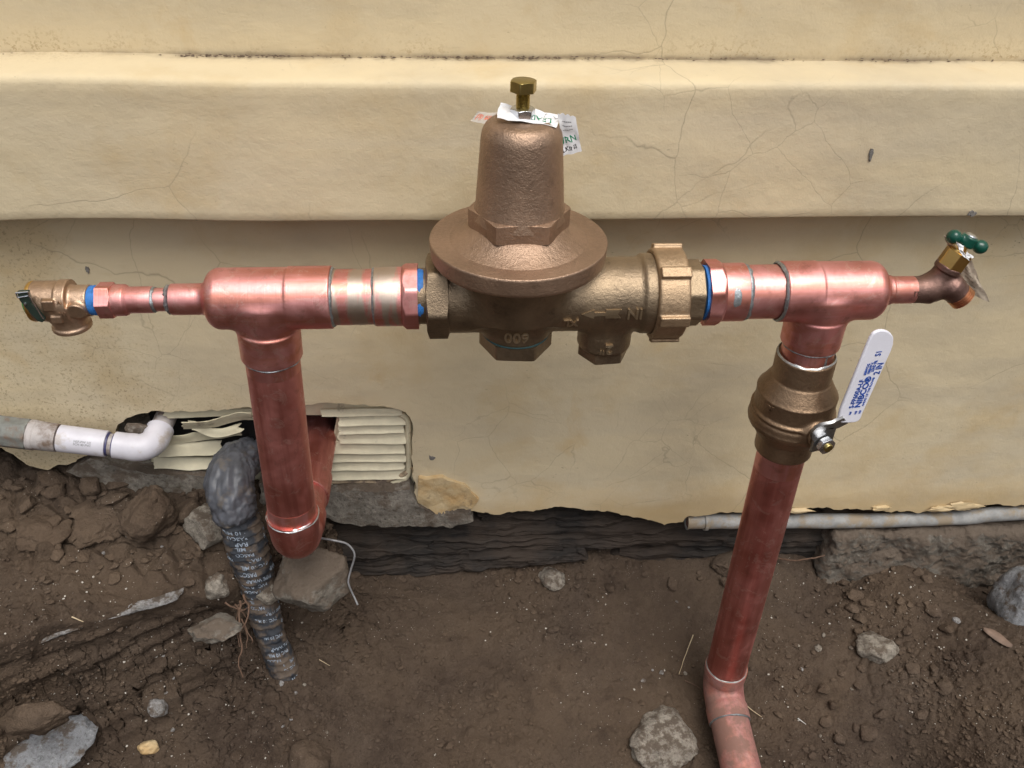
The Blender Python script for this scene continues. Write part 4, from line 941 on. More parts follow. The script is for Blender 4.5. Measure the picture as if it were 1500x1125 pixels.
# ================================================================== TAGS on the regulator
tg = empty('paper_tag', (0, -.0, zs), 'crumpled white paper tag with green print pinned under the adjusting screw nut', 'tag')
def sheet(pts_px, ys, nu, nv, fn, thick=.0003):
    """bilinear sheet through four pixel corners at given depths, displaced by fn(u,v)"""
    c = [W(*p, y) for p, y in zip(pts_px, ys)]; V = []
    for i in range(nu+1):
        for j in range(nv+1):
            u, v = i/nu, j/nv; p = (1-u)*(1-v)*c[0]+u*(1-v)*c[1]+u*v*c[2]+(1-u)*v*c[3]; V.append(p+np.array(fn(u, v)))
    V = np.array(V); N = len(V); nb = np.cross(c[1]-c[0], c[3]-c[0]); nb /= np.linalg.norm(nb)
    Fq = [(i*(nv+1)+j, (i+1)*(nv+1)+j, (i+1)*(nv+1)+j+1, i*(nv+1)+j+1) for i in range(nu) for j in range(nv)]
    F2 = Fq+[tuple(reversed([k+N for k in q])) for q in Fq]
    bd = [i*(nv+1) for i in range(nu+1)]+[nu*(nv+1)+j for j in range(1, nv+1)]+[i*(nv+1)+nv for i in range(nu-1, -1, -1)]+[j for j in range(nv-1, 0, -1)]
    for a, b in zip(bd, bd[1:]+bd[:1]): F2.append((b, a, a+N, b+N))
    pos = lambda u, v: (1-u)*(1-v)*c[0]+u*(1-v)*c[1]+u*v*c[2]+(1-u)*v*c[3]+np.array(fn(u, v))
    return (np.concatenate([V, V-nb*thick*(-1 if nb[1] < 0 else 1)]), F2), pos
cr = lambda u, v, s, a=.0016: (a*.4*vnoise(np.array([[u*3, v*3, s]]), 1)[0], a*.7*vnoise(np.array([[u*4, v*4, s]]), 2)[0], a*abs(vnoise(np.array([[u*3.5+v*2, v*4, s]]), 3)[0]))
vf, pos1 = sheet([(733, 151), (822, 168), (814, 186), (727, 173)], (.012, .010, -.015, -.012), 40, 14, lambda u, v: np.array(cr(u, v, 3, .0018))+np.array([0, 0, -.0028*abs(u-.42)]))
obj('top_sheet', vf, PAPER, tg, ang=20)
def pmap(pos, u0, v0, su_, sv_, nlift=(0, -.0002, .0004), rot=0):
    cr_, sr_ = math.cos(rot), math.sin(rot)
    return lambda u, v, w: pos(u0+(u*cr_-v*sr_)*su_, v0-(u*sr_+v*cr_)*sv_)+np.array(nlift)
obj('print', maptext('LEAD', .0100, pmap(pos1, .70, .60, 1/.062, 1/.026, rot=math.pi)), INKG, tg, smooth=False)
obj('print', maptext('A.   .J', .0065, pmap(pos1, .86, .25, 1/.062, 1/.026, rot=math.pi)), INKK, tg, smooth=False)
vf, pos2 = sheet([(818, 168), (842, 172), (853, 222), (820, 230)], (-.006, .004, .012, .002), 16, 24, lambda u, v: cr(u, v, 9, .002))
obj('hanging_sheet', vf, PAPER, tg, ang=20, label='tag flap hanging down behind the bonnet with green lettering')
sw = 28*.76/F
obj('print', maptext('URN', .0078, pmap(pos2, .42, .64, 1/.0185, 1/.034, (0, -.0005, .0002), .18)), INKG, tg, smooth=False)
obj('print', maptext('LKINS', .0046, pmap(pos2, .48, .86, 1/.0185, 1/.034, (0, -.0005, .0002), .18)), m_plain('black_ink', (.03, .03, .03), 0, .6), tg, smooth=False)
for k in range(3): obj('print', maptext('-----', .006, pmap(pos2, .45, .16+.10*k, 1/.0185, 1/.034, (0, -.0005, .0002), .12)), INKK, tg, smooth=False)
tg2 = empty('clear_tag', W(710, 175, .02), 'small clear label with red print sticking out left behind the bonnet top', 'tag')
vf, pos3 = sheet([(700, 164), (729, 166), (712, 182), (689, 178)], (.028, .016, .012, .026), 14, 8, lambda u, v: cr(u, v, 12, .001))
obj('sheet', vf, CLR, tg2, ang=20); obj('print', maptext('(8) #i', .0085, pmap(pos3, .5, .5, 1/.024, 1/.014, (0, -.0004, .0004))), INKR, tg2, smooth=False)

# ================================================================== RIGHT COPPER (upper)
rc = pipes('copper_pipework', (Xp(1200), 0, -.07), 'right copper pipework: adapter, short pipe and tee with a stub to the hose tap')
obj('adapter_hex', hexprism((Xp(1030), 0, 0), XA, Xp(1053)-Xp(1030), .0335, 0, 1, R(16), k=8, step=1.2), CU, rc, label='faceted wrench collar of the adapter')
obj('adapter', lathe((Xp(1050), 0, 0), XA, [(0, .028), (0, .0291), (Xp(1087)-Xp(1050), .0291), (Xp(1087)-Xp(1050), .026)], 96, .0008), CUB, rc)
obj('short_pipe', lathe((Xp(1085), 0, 0), XA, [(0, .027), (Xp(1142)-Xp(1085), .027)], 96, 0), CU, rc)
obj('solder_ring', ringb((Xp(1088), 0, 0), XA, .0278, .0058, .0016, 21), SOLD, rc, label='solder ring with a run of solder on the adapter'); obj('solder_ring', ringb((Xp(1139), 0, 0), XA, .0284, .0038, .0024, 22), SOLD, rc)
def smear(c_px, r, du, dv, seed, m, par, p0=(0, 0, 0), d=XA):
    t, th = hitcyl(*c_px, p0, d, r); a, b, dd = frame(d); V = []; n = 40; Fq = []
    for k, s in enumerate((0, .5, .85, 1.0)):
        for j in range(n):
            ang = j/n*2*math.pi; q = s*(1+.45*fbm(np.array([[math.cos(ang)*1.5, math.sin(ang)*1.5, seed]]), 1, 3, seed)[0]); u = q*du*math.cos(ang); v = q*dv*math.sin(ang)
            rr = r+.0004*(1-s*s)+.00005-(.0002 if s == 1 else 0); V.append(np.array(p0)+dd*(t+u)+rr*(math.cos(th+v/r)*a+math.sin(th+v/r)*b))
    for k in range(3):
        for j in range(n): Fq.append((k*n+j, k*n+(j+1) % n, (k+1)*n+(j+1) % n, (k+1)*n+j))
    obj('solder_smear', (V, Fq), m, par)
smear((1082, 436), .0291, .0045, .010, 5, SOLD, rc)
x0r, x1r = Xp(1141), Xp(1291)
COL = COLR; tEnd = TE_R
tv = tee(x0r, x1r, RT[0], .0297, 1, dR, .0288, .0304, TE_R-COL, .036)
obj('tee', tv, CU, rc, ang=0)
obj('stub_pipe', lathe((Xp(1286), 0, 0), XA, [(0, .0138), (Xp(1337)-Xp(1286), .0138), (Xp(1337)-Xp(1286), .012)], 72, .0005), CU, rc, label='reduced stub pipe')
obj('riser', lathe(RT+dR*(tEnd-.01), dR, [(0, .027), (.045, .027)], 96, 0), CUZ, rc, label='short piece of pipe between tee and ball valve')
obj('solder_ring', ringb(RT+dR*(tEnd+.0012), dR, .0280, .0034, .0016, 23), SOLD, rc)
t_, th_2 = hitcyl(1195, 529, RT, dR, .027)
smear((1209, 535), .0271, .010, .0016, 8, SOLD, rc, RT, dR)
# ================================================================== BALL VALVE
b0 = along(RT, RB, 538)
bv = empty('ball_valve', RT+dR*.18, 'bronze ball valve with a long white coated lever on the right riser', 'valve')
q_ = lambda py: along(RT, RB, py)
Q_ = lambda py, r: alf(RT, dR, py, r)
t0, t1, t2, t3, t4, t5 = Q_(543, .031), Q_(576, .032), Q_(606, .0425), Q_(649, .0445), Q_(661, .037), Q_(683, .032); print('bv', t0, t1, t2, t3, t4, t5)
def fbv(P):
    A = lambda t: tuple(RT+dR*t)
    b = s_cyl(P, A(t0), A(t1+.012), .0312, .0015)
    b = su(b, s_cone(P, A(t1+.001), A(t2), .0325, .0428), .003)
    b = su(b, s_cyl(P, A(t2-.001), A(t3), .0428, .002), .002)
    b = su(b, s_cone(P, A(t3-.016), A(t3+.004), .0430, .0455), .004)
    b = su(b, s_cyl(P, A(t3-.011), A(t3+.001), .0458, .003), .003)
    b = su(b, s_tor(P, A(t3-.0150), dR, .0440, .0018), .0018)
    b = su(b, s_cone(P, A(t3+.000), A(t4+.002), .0445, .035), .004)
    b = su(b, s_cyl(P, A(t4-.01), A(t5), .0318, .0015), .003)
    b = su(b, s_cyl(P, tuple(SC), tuple(SC+sd3*.047), .0150, .0015), .006)
    return b+.00012*fbm(P, 220, 2, 9)
def _stem():
    best = None
    for a in np.arange(8, 45, .5):
        for t in np.arange(.08, .16, .001):
            sdv = np.array([math.sin(R(a)), -math.cos(R(a)), 0.0]); q = proj(RT+dR*t+sdv*.066); e = math.hypot(q[0]-1212, q[1]-655)
            if best is None or e < best[0]: best = (e, a, t, sdv)
    return best
_e, _a, _t, sd3 = _stem(); SC = RT+dR*_t
st_px = np.array(proj(SC+sd3*.066)); print('stem end px', st_px, 'want 1214,655')
LOb = RT+dR*t0
obj('body', surfnet(fbv, tuple(RT+dR*.13-np.array([.075, .062, .10])), tuple(RT+dR*.13+np.array([.062, .062, .08])), .0014, 3), BZB, bv, ang=0)
obj('solder_ring', ringb(RT+dR*(t0-.0002), dR, .0295, .0030, .0016, 25), m_plain('pale_solder', (.50, .52, .52), .8, .4, .2, 300, .5), bv)
# stem, gland, nut
up_ = -dR; latv = np.cross(sd3, up_); latv /= np.linalg.norm(latv); upv = np.cross(latv, sd3)
obj('gland', lathe(SC+sd3*.045, sd3, [(0, .0115), (.006, .0115), (.006, .009)], 48, .0006), BZU, bv)
obj('stem', lathe(SC+sd3*.045, sd3, [(0, .0050), (.0235, .0050), (.0245, .0040), (.0245, 0)], 40, .0006), GOLD, bv)
obj('stem_nut', hexprism(SC+sd3*.0595, sd3, .0068, .0102, 1, 1, R(15)), STEEL, bv)
# lever: steel plate at the stem + coated blade standing off and running up
p_pl = SC+sd3*.0545; p_bl = SC+sd3*.0640
def plate(poly, p0, n, th, m, nm, par, bev=.0012, lab=None, seg=3):
    c = [Wpl(a, b, p0, n) for a, b in poly]; k = len(c); V = np.array(c+[q-n*th for q in c])
    o_ = np.cross(c[1]-c[0], c[2]-c[1])@n
    Fq = [tuple(range(k)), tuple(reversed(range(k, 2*k)))]+[((i+1) % k, i, i+k, (i+1) % k+k) for i in range(k)]
    if sum(np.cross(c[i]-c[0], c[(i+1) % k]-c[0])@n for i in range(k)) < 0: Fq = [tuple(reversed(q)) for q in Fq]
    o = obj(nm, (V, Fq), m, par, smooth=True, ang=35, label=lab); md = o.modifiers.new('bevel', 'BEVEL'); md.width = bev; md.segments = seg; md.limit_method = 'ANGLE'; return o
obj('lever_root', merge(box(SC+sd3*.0565+upv*.006+latv*.0, (.024, .034, .003), np.stack([latv, upv, sd3], 1))), STEELD, bv, smooth=False)
def bezpx(p): return [tuple(q[:2]) for q in bez([(a, b, 0) for a, b in p], 60)]
tipc = [(1236, 600), (1276, 494), (1283, 485), (1293, 483), (1304, 488), (1309, 497), (1308, 508), (1262, 606), (1259, 616), (1252, 620), (1236, 620), (1231, 614)]
blade_px = [(1229, 612), (1232, 600), (1275, 496)]+bezpx([(1275, 496), (1281, 488), (1291, 484), (1302, 486), (1309, 494), (1309, 505)])[1:]+[(1306, 514), (1264, 606)]+bezpx([(1264, 606), (1260, 615), (1253, 619), (1243, 620)])[1:]+[(1233, 620), (1228, 618)]
def ofs(px, py): return Wpl(px, py, p_bl, sd3)
plate(blade_px, p_bl, sd3, .0040, WHITE, 'lever_grip', bv, .0016, 'long white coated lever grip with blue lettering')
# dog-leg between root and blade
r0_ = SC+sd3*.0565+upv*.018; r1_ = Wpl(1240, 616, p_bl, sd3)-sd3*.002
pthd = bez([SC+sd3*.0565+upv*.010, r0_+latv*.004, (r0_+r1_)/2+latv*.0, r1_], 24)
def strap(path, wv, w, th, m, nm, par):
    P = np.array(path); T = np.gradient(P, axis=0); T /= np.linalg.norm(T, axis=1)[:, None]; V = []; wv = np.array(wv)
    for i, p in enumerate(P):
        s = wv-T[i]*(wv@T[i]); s /= np.linalg.norm(s); nn = np.cross(T[i], s); ww = w[0]+(w[1]-w[0])*i/(len(P)-1)
        for a_2, b_2 in ((-1, -1), (1, -1), (1, 1), (-1, 1)): V.append(p+s*a_2*ww/2+nn*b_2*th/2)
    n = len(P); Fq = [(i*4+j, i*4+(j+1) % 4, i*4+4+(j+1) % 4, i*4+4+j) for i in range(n-1) for j in range(4)]+[(3, 2, 1, 0), (n*4-4, n*4-3, n*4-2, n*4-1)]
    o = obj(nm, (V, Fq), m, par, smooth=True, ang=35); md = o.modifiers.new('bevel', 'BEVEL'); md.width = .0006; md.segments = 2; md.limit_method = 'ANGLE'; return o
strap(pthd, latv, (.028, .023), .0036, STEELD, 'lever_neck', bv)
# lettering on the blade (reads upwards)
cA = Wpl(1246, 608, p_bl, sd3); cB = Wpl(1292, 492, p_bl, sd3); du_ = (cB-cA)/np.linalg.norm(cB-cA); dv_ = np.cross(sd3, du_); LB_ = np.linalg.norm(cB-cA)
def blade_text(s, Lpx, cx, cy, hs=1.0, bold=1, across=False):
    v, f = textmesh(s, .01); v = v.copy(); wd_ = v[:, 0].max()-v[:, 0].min(); v[:, 0] -= (v[:, 0].max()+v[:, 0].min())/2; v[:, 1] -= (v[:, 1].max()+v[:, 1].min())/2
    k = Lpx*LB_/np.hypot(46, 116)/wd_; c = Wpl(cx, cy, p_bl, sd3)
    for e in ((0,) if not bold else (-.00018*bold, .00018*bold)):
        P = np.array([c+(du_ if not across else dv_*-1)*(p[0]*k+e)+(dv_ if not across else du_)*(p[1]*k*hs+e)+sd3*(.0003+abs(e)*.2) for p in v]); obj('print', (P, f), INK, bv, smooth=False)
blade_text('S-FP600A-LF', 46, 1254.5, 577, 1.15); blade_text('NIBCO®', 50, 1264, 574, 1.0, 1.5); blade_text('AHEAD OF THE FLOW®', 47, 1271.5, 574, 1.1, .6)
for k, (s_, x_, y_) in enumerate((('600WOG', 1269.5, 541), ('150SWP X', 1275, 539), ('LEAD FR', 1280.5, 536), ('2 IN', 1286.5, 540))): blade_text(s_, 18, x_, y_, 1.3, 1)
for k, (x_, y_) in enumerate(((1246, 605), (1254, 604), (1260, 603))): blade_text('NSF', 5.5, x_-.5, y_, 1.5, .6)
blade_text('S1', 7, 1286.5, 518, 1.3, .8)
# cast mark on body
def castb(s, px, py, size, r):
    t, th = hitcyl(px, py, RT, dR, r); a, b, dd = frame(dR); e = .01; sgn = 1 if (math.cos(th+e)*a+math.sin(th+e)*b)[0] > (math.cos(th)*a+math.sin(th)*b)[0] else -1
    fn = lambda u, v, w: RT+dd*(t-v)+(r+max(w, -.0004))*(math.cos(th+sgn*u/r)*a+math.sin(th+sgn*u/r)*b)
    obj('cast_lettering', maptext(s, size, fn, .0008), BZB, bv, smooth=False)
castb('2"', 1128, 600, .011, .0442)

# ================================================================== RIGHT RISER
rr_ = pipes('copper_riser', RB, 'long copper riser below the ball valve ending in an elbow half buried in the pit')
tq = Q_(1001, .0285)
obj('riser', lathe(RT+dR*(t5-.01), dR, [(0, .027), (tq-t5+.01, .027)], 96, 0), CUD, rr_)
obj('clean_band', lathe(RT+dR*(t5-.002), dR, [(0, .02712), (.030, .02712)], 96, 0), CUZ, rr_, label='bright sanded band under the ball valve')
E0 = RT+dR*tq
obj('solder_ring', ringb(E0, dR, .0278, .0026, .0012, 31), m_plain('dull_solder', (.40, .40, .38), .7, .5, .2, 300, .5), rr_)
hd = W(1095, 1140, -.03)-W(1052, 1030, .0)   # heading of the lower pipe: towards the camera and slightly right
h2 = Wz(1095, 1180, E0[2]-.085)-Wz(1062, 1040, E0[2]-.060); h2 /= np.linalg.norm(h2)
pth = [E0+dR*k*.004 for k in range(6)]; e1 = pth[-1]; hh_ = h2-dR*(h2@dR); hh_ /= np.linalg.norm(hh_); amax = math.acos(np.clip(h2@dR, -1, 1)); rb = .034
for k in range(1, 15):
    a = k/14*amax; pth.append(e1+dR*math.sin(a)*rb+hh_*(1-math.cos(a))*rb)
e2 = pth[-1]; pth += [e2+h2*k*.004 for k in range(1, 7)]
EL_ = sweep(pth, [.0294]*5+[.0286]+[.0282]*14+[.0294]*6, 72)
e3 = pth[-1]
def dusty():
    m = m_copper('copper_dusty', 0, 21, 'y'); t = m.node_tree; b = t.nodes['Principled BSDF']
    ln = [l for l in t.links if l.to_socket == b.inputs['Base Color']][0].from_socket
    class Q(NT):
        def __init__(s): s.m = m; s.t = t; s.b = b; s.geo = [n for n in t.nodes if n.type == 'NEW_GEOMETRY'][0]; s.pos = s.geo.outputs['Position']
    q = Q(); f = q.ramp(q.noise(16, 6, .65, q.map(loc=(1, 5, 2))), [(.44, .92), (.58, .22)])
    f = q.math('MAXIMUM', f, q.ramp(q.noise(150, 3, .6), [(.58, 0), (.66, .5)]))
    q.L(q.mix(f, ln, (.20, .115, .09)), b.inputs['Base Color']); q.L(q.math('SUBTRACT', 1.0, q.math('MULTIPLY', f, .95)), b.inputs['Metallic']); q.L(q.math('ADD', .38, q.math('MULTIPLY', f, .5)), b.inputs['Roughness']); return m
CUDD = dusty()
obj('elbow', EL_, CUDD, rr_, ang=50)
obj('solder_ring', ringb(e3, h2, .0278, .0034, .0016, 33), SOLD, rr_)
obj('buried_pipe', lathe(e3-h2*.01, h2, [(0, .027), (.6, .027)], 72, 0), CUDD, rr_, label='pipe running on along the bottom of the pit')

# ================================================================== HOSE TAP
hb = empty('hose_tap', (Xp(1345), 0, -.014), 'small dark bronze hose tap with a green handle at the far right end', 'tap')
K0 = W(1336, 421, 0); K1 = W(1366, 422, 0); K2 = W(1396, 382, 0.0); bd_ = (K2-K1)/np.linalg.norm(K2-K1)
O0 = W(1391, 418, -.005); O1 = W(1409, 436, -.009); od_ = (O1-O0)/np.linalg.norm(O1-O0); LO = np.linalg.norm(O1-O0)
def fhb(P):
    b = s_cyl(P, (Xp(1335), 0, 0), (Xp(1362), 0, 0), .0137, .001)
    b = su(b, s_sph(P, K1+np.array([.0, 0, .001]), .0150), .006)
    b = su(b, s_cyl(P, tuple(K1), tuple(K1+bd_*.0270), .0118, .001), .005)
    b = su(b, s_cyl(P, tuple(K1+bd_*.0215), tuple(K1+bd_*.0275), .0132, .001), .0015)
    b = su(b, s_sph(P, O0+od_*.002, .0132), .004)
    b = su(b, s_cyl(P, tuple(O0), tuple(O0+od_*(LO-.006)), .0125, .001), .003)
    return b
obj('body', surfnet(fhb, (Xp(1333), -.045, -.03), (Xp(1425), .022, .045), .0007, 3), BRK, hb, ang=0)
pr = [(0, .0115)]
for k in range(4): pr += [(k*.0024, .0112), (k*.0024+.0009, .0127), (k*.0024+.0014, .0127), (k*.0024+.0022, .0112)]
pr += [(.0098, .0108), (.0098, .0088)]
obj('hose_thread', lathe(O0+od_*(LO-.0065), od_, pr, 60, 0), m_plain('worn_copper_thread', (.66, .36, .22), 1, .3, .2), hb)
obj('outlet_bore', lathe(O0+od_*(LO+.0032), od_, [(0, .0090), (.0002, .009)], 30, 0), DARK, hb)
nb0 = K1+bd_*.0272
obj('packing_nut', hexprism(nb0, bd_, .0165, .0138, 0, 0, R(35)), BRASS, hb)
obj('packing_nut', lathe(nb0+bd_*.0165, bd_, [(0, .0108), (.0022, .0100), (.0022, 0)], 40, .0006), BRASS, hb, label='round shoulder of the packing nut')
obj('stem', lathe(nb0+bd_*.016, bd_, [(0, .0042), (.018, .0042)], 24, 0), BRASS, hb)
H0 = nb0+bd_*.0275; hx = W(1438, 369, 0)-W(1401, 346, 0); hx /= np.linalg.norm(hx); hx = hx-bd_*(hx@bd_); hx /= np.linalg.norm(hx)
def fhh(P):
    b = s_cyl(P, tuple(H0-bd_*.0045), tuple(H0+bd_*.0065), .0082, .002)
    for s in (-1, 1):
        b = su(b, s_cyl(P, tuple(H0), tuple(H0+hx*s*.015), .0045, .001), .003); b = su(b, s_sph(P, H0+hx*s*.0165, .0070), .003)
    return b
obj('handle', surfnet(fhh, tuple(H0-.03), tuple(H0+.03), .0008, 3), GREEN, hb, ang=0, label='glossy dark green handle with two round ends')
obj('handle_screw', lathe(H0+bd_*.0062, bd_, [(0, .0058), (.001, .0058), (.0022, .0040), (.0026, 0)], 32, .0004), STEEL, hb)
obj('cast_letter', maptext('LF', .007, cylfn(np.array([0, 0, 0]), XA, .0138, hitcyl(1348, 430, (0, 0, 0), XA, .0138)[1], hitcyl(1344, 428, (0, 0, 0), XA, .0138)[0]), .0006), BRK, hb, smooth=False)
ht = empty('hang_tag', H0, 'crumpled paper tag hanging behind the hose tap under its green handle', 'tag')
vf, p4 = sheet([(1385, 346), (1404, 362), (1446, 442), (1400, 424)], (.012, .008, .006, .014), 30, 14, lambda u, v: np.array(cr(u, v, 31, .002)))
vf2, _ = sheet([(1382, 345), (1398, 356), (1404, 372), (1391, 366)], (.004, -.002, .004, .008), 14, 10, lambda u, v: cr(u, v, 33, .0015))
vf3, p5 = sheet([(1398, 372), (1424, 384), (1448, 444), (1404, 424)], (.014, .010, .010, .016), 20, 14, lambda u, v: np.array(cr(u, v, 35, .0025)))
obj('sheet', vf3, PAPERB, ht, ang=20, label='hanging lower part of the tag'); obj('sheet', vf2, PAPERB, ht, ang=20, label='torn upper corner of the tag')
vf, _ = sheet([(1401, 355), (1409, 365), (1421, 383), (1406, 372)], (-.012, -.012, -.012, -.013), 12, 8, lambda u, v: cr(u, v, 37, .0015)); obj('sheet', vf, PAPER, ht, ang=20, label='white folded strip of the tag')
vf, _ = sheet([(1401, 355), (1412, 361), (1410, 368), (1404, 366)], (-.011, -.010, -.013, -.013), 8, 6, lambda u, v: cr(u, v, 38, .001)); obj('sheet', vf, PAPER, ht, ang=20, label='white corner of the tag by the handle')
vf, _ = sheet([(1416, 369), (1426, 377), (1419, 379), (1414, 375)], (-.012, -.010, -.013, -.013), 8, 6, lambda u, v: cr(u, v, 39, .001)); obj('sheet', vf, PAPER, ht, ang=20, label='white corner of the tag right of the stem')
for k in range(6): obj('print', maptext('xnm urv'[:7-k % 2], .0038, pmap(p5, .45, .2+.12*k, 1/.03, 1/.05, (0, -.0006, .0002), -.4)), m_plain('brown_ink', (.16, .13, .10), 0, .7) if k == 0 else bpy.data.materials['brown_ink'], ht, smooth=False)

# ================================================================== WHITE PVC at the left
pv = empty('pvc_pipe', W(90, 642, .15), 'white plastic pipe with a green grey nut, coupling and elbow entering the torn vent', 'pipe')
PY = .150
PA = W(-60, 624, PY); PBp = W(205, 656, PY); dP = (PBp-PA)/np.linalg.norm(PBp-PA)
tp_ = lambda x: (W(x, 624+(x+60)*.1208, PY)-PA)@dP
obj('old_pipe', lathe(PA-dP*.3, dP, [(0, .0135), (.3+tp_(0), .0135)], 48, 0), PVCO, pv, label='dirty old pipe at the left edge')
obj('nut', hexprism(PA+dP*tp_(-4), dP, tp_(43)-tp_(-4), .0205, 1, 1, R(20), k=8, step=.5), PVCG, pv, label='dull green grey eight sided nut')
obj('nut_collar', lathe(PA+dP*(tp_(-9)), dP, [(0, .015), (0, .0198), (.005, .0198), (.005, .015)], 60, .0006), PVCG, pv)
obj('adapter', lathe(PA+dP*tp_(43), dP, [(0, .0150), (0, .0192), (.007, .0196), (.0085, .0186), (tp_(85)-tp_(43), .0180), (tp_(85)-tp_(43), .0140)], 60, .0008), PVCO, pv, label='soil stained threaded adapter')
obj('inner_pipe', lathe(PA+dP*tp_(80), dP, [(0, .0140), (tp_(175)-tp_(80), .0140)], 60, 0), PVCO, pv)
obj('coupling', lathe(PA+dP*tp_(87), dP, [(0, .0140), (0, .0174), (tp_(157)-tp_(87), .0170), (tp_(157)-tp_(87), .0140)], 72, .0009), PVC, pv, label='clean white coupling with faint print')
obj('primer_ring', lathe(PA+dP*tp_(155.5), dP, [(0, .0140), (.0002, .0152), (.0036, .0150), (.004, .0142)], 60, 0, wob=.0006), PRIM, pv); obj('primer_ring', lathe(PA+dP*tp_(165.5), dP, [(0, .0142), (.0005, .0150), (.0032, .0152), (.004, .014)], 60, 0, wob=.0006, seed=3), PRIM, pv)
q0 = PA+dP*tp_(168); el = [q0+dP*k*.005 for k in range(6)]; tgt = W(247, 604, .215)
e_ = el[-1]; d2 = tgt-(e_+dP*.020); d2 /= np.linalg.norm(d2)
am = math.acos(np.clip(dP@d2, -1, 1)); hh = d2-dP*(d2@dP); hh /= np.linalg.norm(hh); rb = .021
for k in range(1, 15): a = k/14*am; el.append(e_+dP*math.sin(a)*rb+hh*(1-math.cos(a))*rb)
e2 = el[-1]; el += [e2+d2*k*.004 for k in range(1, 5)]
obj('elbow', sweep(el, [.0172]*4+[.0178]*2+[.0176]*14+[.0176]*4, 60), PVC, pv, ang=50)
obj('inlet_pipe', lathe(el[-1]-d2*.002, d2, [(0, .0138), (.10, .0138)], 48, 0), PVCO, pv, label='old grey pipe going into the vent')
t_, th_ = hitcyl(120, 650, PA, dP, .0173)
a_, b_, dd_ = frame(dP); sg = 1 if (math.cos(th_+.01)*a_+math.sin(th_+.01)*b_)[2] > (math.cos(th_)*a_+math.sin(th_)*b_)[2] else -1
for k, s_ in enumerate(('NSF-PW 1/2', 'SCH 40 PVC')):
    obj('print', maptext(s_, .0040, lambda u, v, w: PA+dd_*(t_+u)+.0174*(math.cos(th_+sg*(v+.0018-.0036*k)/.0174)*a_+math.sin(th_+sg*(v+.0018-.0036*k)/.0174)*b_)), INKK, pv, smooth=False)

# ================================================================== TAPE-WRAPPED PIPE
wp = empty('wrapped_pipe', W(424, 995, .03), 'black tape wrapped pipe with pale blue print bending from the vent down into the pit', 'pipe')
def sweep2(path, rad, n, rfun=None):
    P = np.array(path, float); m = len(P); T = np.gradient(P, axis=0); T /= np.linalg.norm(T, axis=1)[:, None]; a, b, _ = frame(T[0]); th = np.arange(n)/n*2*math.pi; V = []; A = []; B = []; S = np.concatenate([[0], np.cumsum(np.linalg.norm(np.diff(P, axis=0), axis=1))])
    for i in range(m):
        a = a-T[i]*np.dot(a, T[i]); a /= np.linalg.norm(a); b = np.cross(T[i], a); A.append(a); B.append(b)
        r = rad[i]+(rfun(S[i], th, P[i]) if rfun else 0)
        V.append(P[i]+(r*np.cos(th))[:, None]*a+(r*np.sin(th))[:, None]*b)
    Fs = [(i*n+j, i*n+(j+1) % n, (i+1)*n+(j+1) % n, (i+1)*n+j) for i in range(m-1) for j in range(n)]+[tuple(reversed(range(n))), tuple(range((m-1)*n, m*n))]
    return (np.concatenate(V), Fs), P, np.array(A), np.array(B), S
wpts = [(347, 748, .094), (358, 785, .088), (369, 824, .078), (378, 859, .070), (386, 892, .060), (397, 930, .050), (413, 972, .040), (428, 1010, .030), (440, 1050, .020)]
wpath = bez([W(*p) for p in wpts], 240)
rbase = .92*np.interp(np.linspace(0, 1, len(wpath)), [0, .12, .24, .36, .44, .6, .8, 1], [.0245, .0275, .0265, .0245, .0215, .0205, .0215, .0215])
def wr(s, th, p):
    ph = (s/.0125+th/(2*math.pi)*1.0) % 1.0
    q = np.stack([np.cos(th)*.9, np.sin(th)*.9, np.full_like(th, s*14)], 1); q2 = np.stack([np.cos(th)*2.4, np.sin(th)*2.4, np.full_like(th, s*110)], 1)
    return .0016*(ph**3)+.0022*fbm(q, 1.3, 3, 5)+.0013*fbm(q2, 1, 3, 6)
vf, wP, wA, wB, wS = sweep2(wpath, rbase, 96, wr)
def m_wrap():
    n = NT('wrap_tape'); v = n.noise(60, 4, .6)
    c = n.mix(n.ramp(v, [(.3, 0), (.7, 1)]), (.018, .022, .03), (.045, .05, .06))
    c = n.mix(n.ramp(n.noise(38, 5, .65, n.map((1, 1, 1.5), loc=(2, 4, 1))), [(.43, 0), (.54, 1)]), c, (.115, .088, .068))
    return n.fin(c, 0, n.ramp(v, [(.3, .5), (.7, .75)]), n.bump(n.noise(240, 4), .4, .0008))
WRAP = m_wrap()
obj('wrapping', vf, WRAP, wp, ang=0, label='spiral wrapped lower part with rows of print and mud')
dome = bez([W(366, 668, .205), W(352, 674, .165), W(340, 690, .130), W(337, 710, .108), W(342, 738, .096), W(348, 756, .092)], 90)
rd_ = np.interp(np.linspace(0, 1, len(dome)), [0, .2, .45, .7, .9, 1], [.0240, .0260, .0290, .0300, .0275, .0240])
def dr(s, th, p):
    q = np.stack([np.cos(th)*1.1, np.sin(th)*1.1, np.sin(th+.6)*.8+s*34], 1); f1 = fbm(q, 1.6, 2, 15); return .0030*np.abs(f1)*2-.0015+.0045*(.4-np.abs(fbm(q, 2.8, 3, 16)))+.0014*fbm(q, 9, 3, 18)
vf, _, _, _, _ = sweep2(dome, rd_, 96, dr)
obj('elbow_cover', vf, TAPEP, wp, ang=0, label='bulky wrinkled dark grey tape round the elbow')
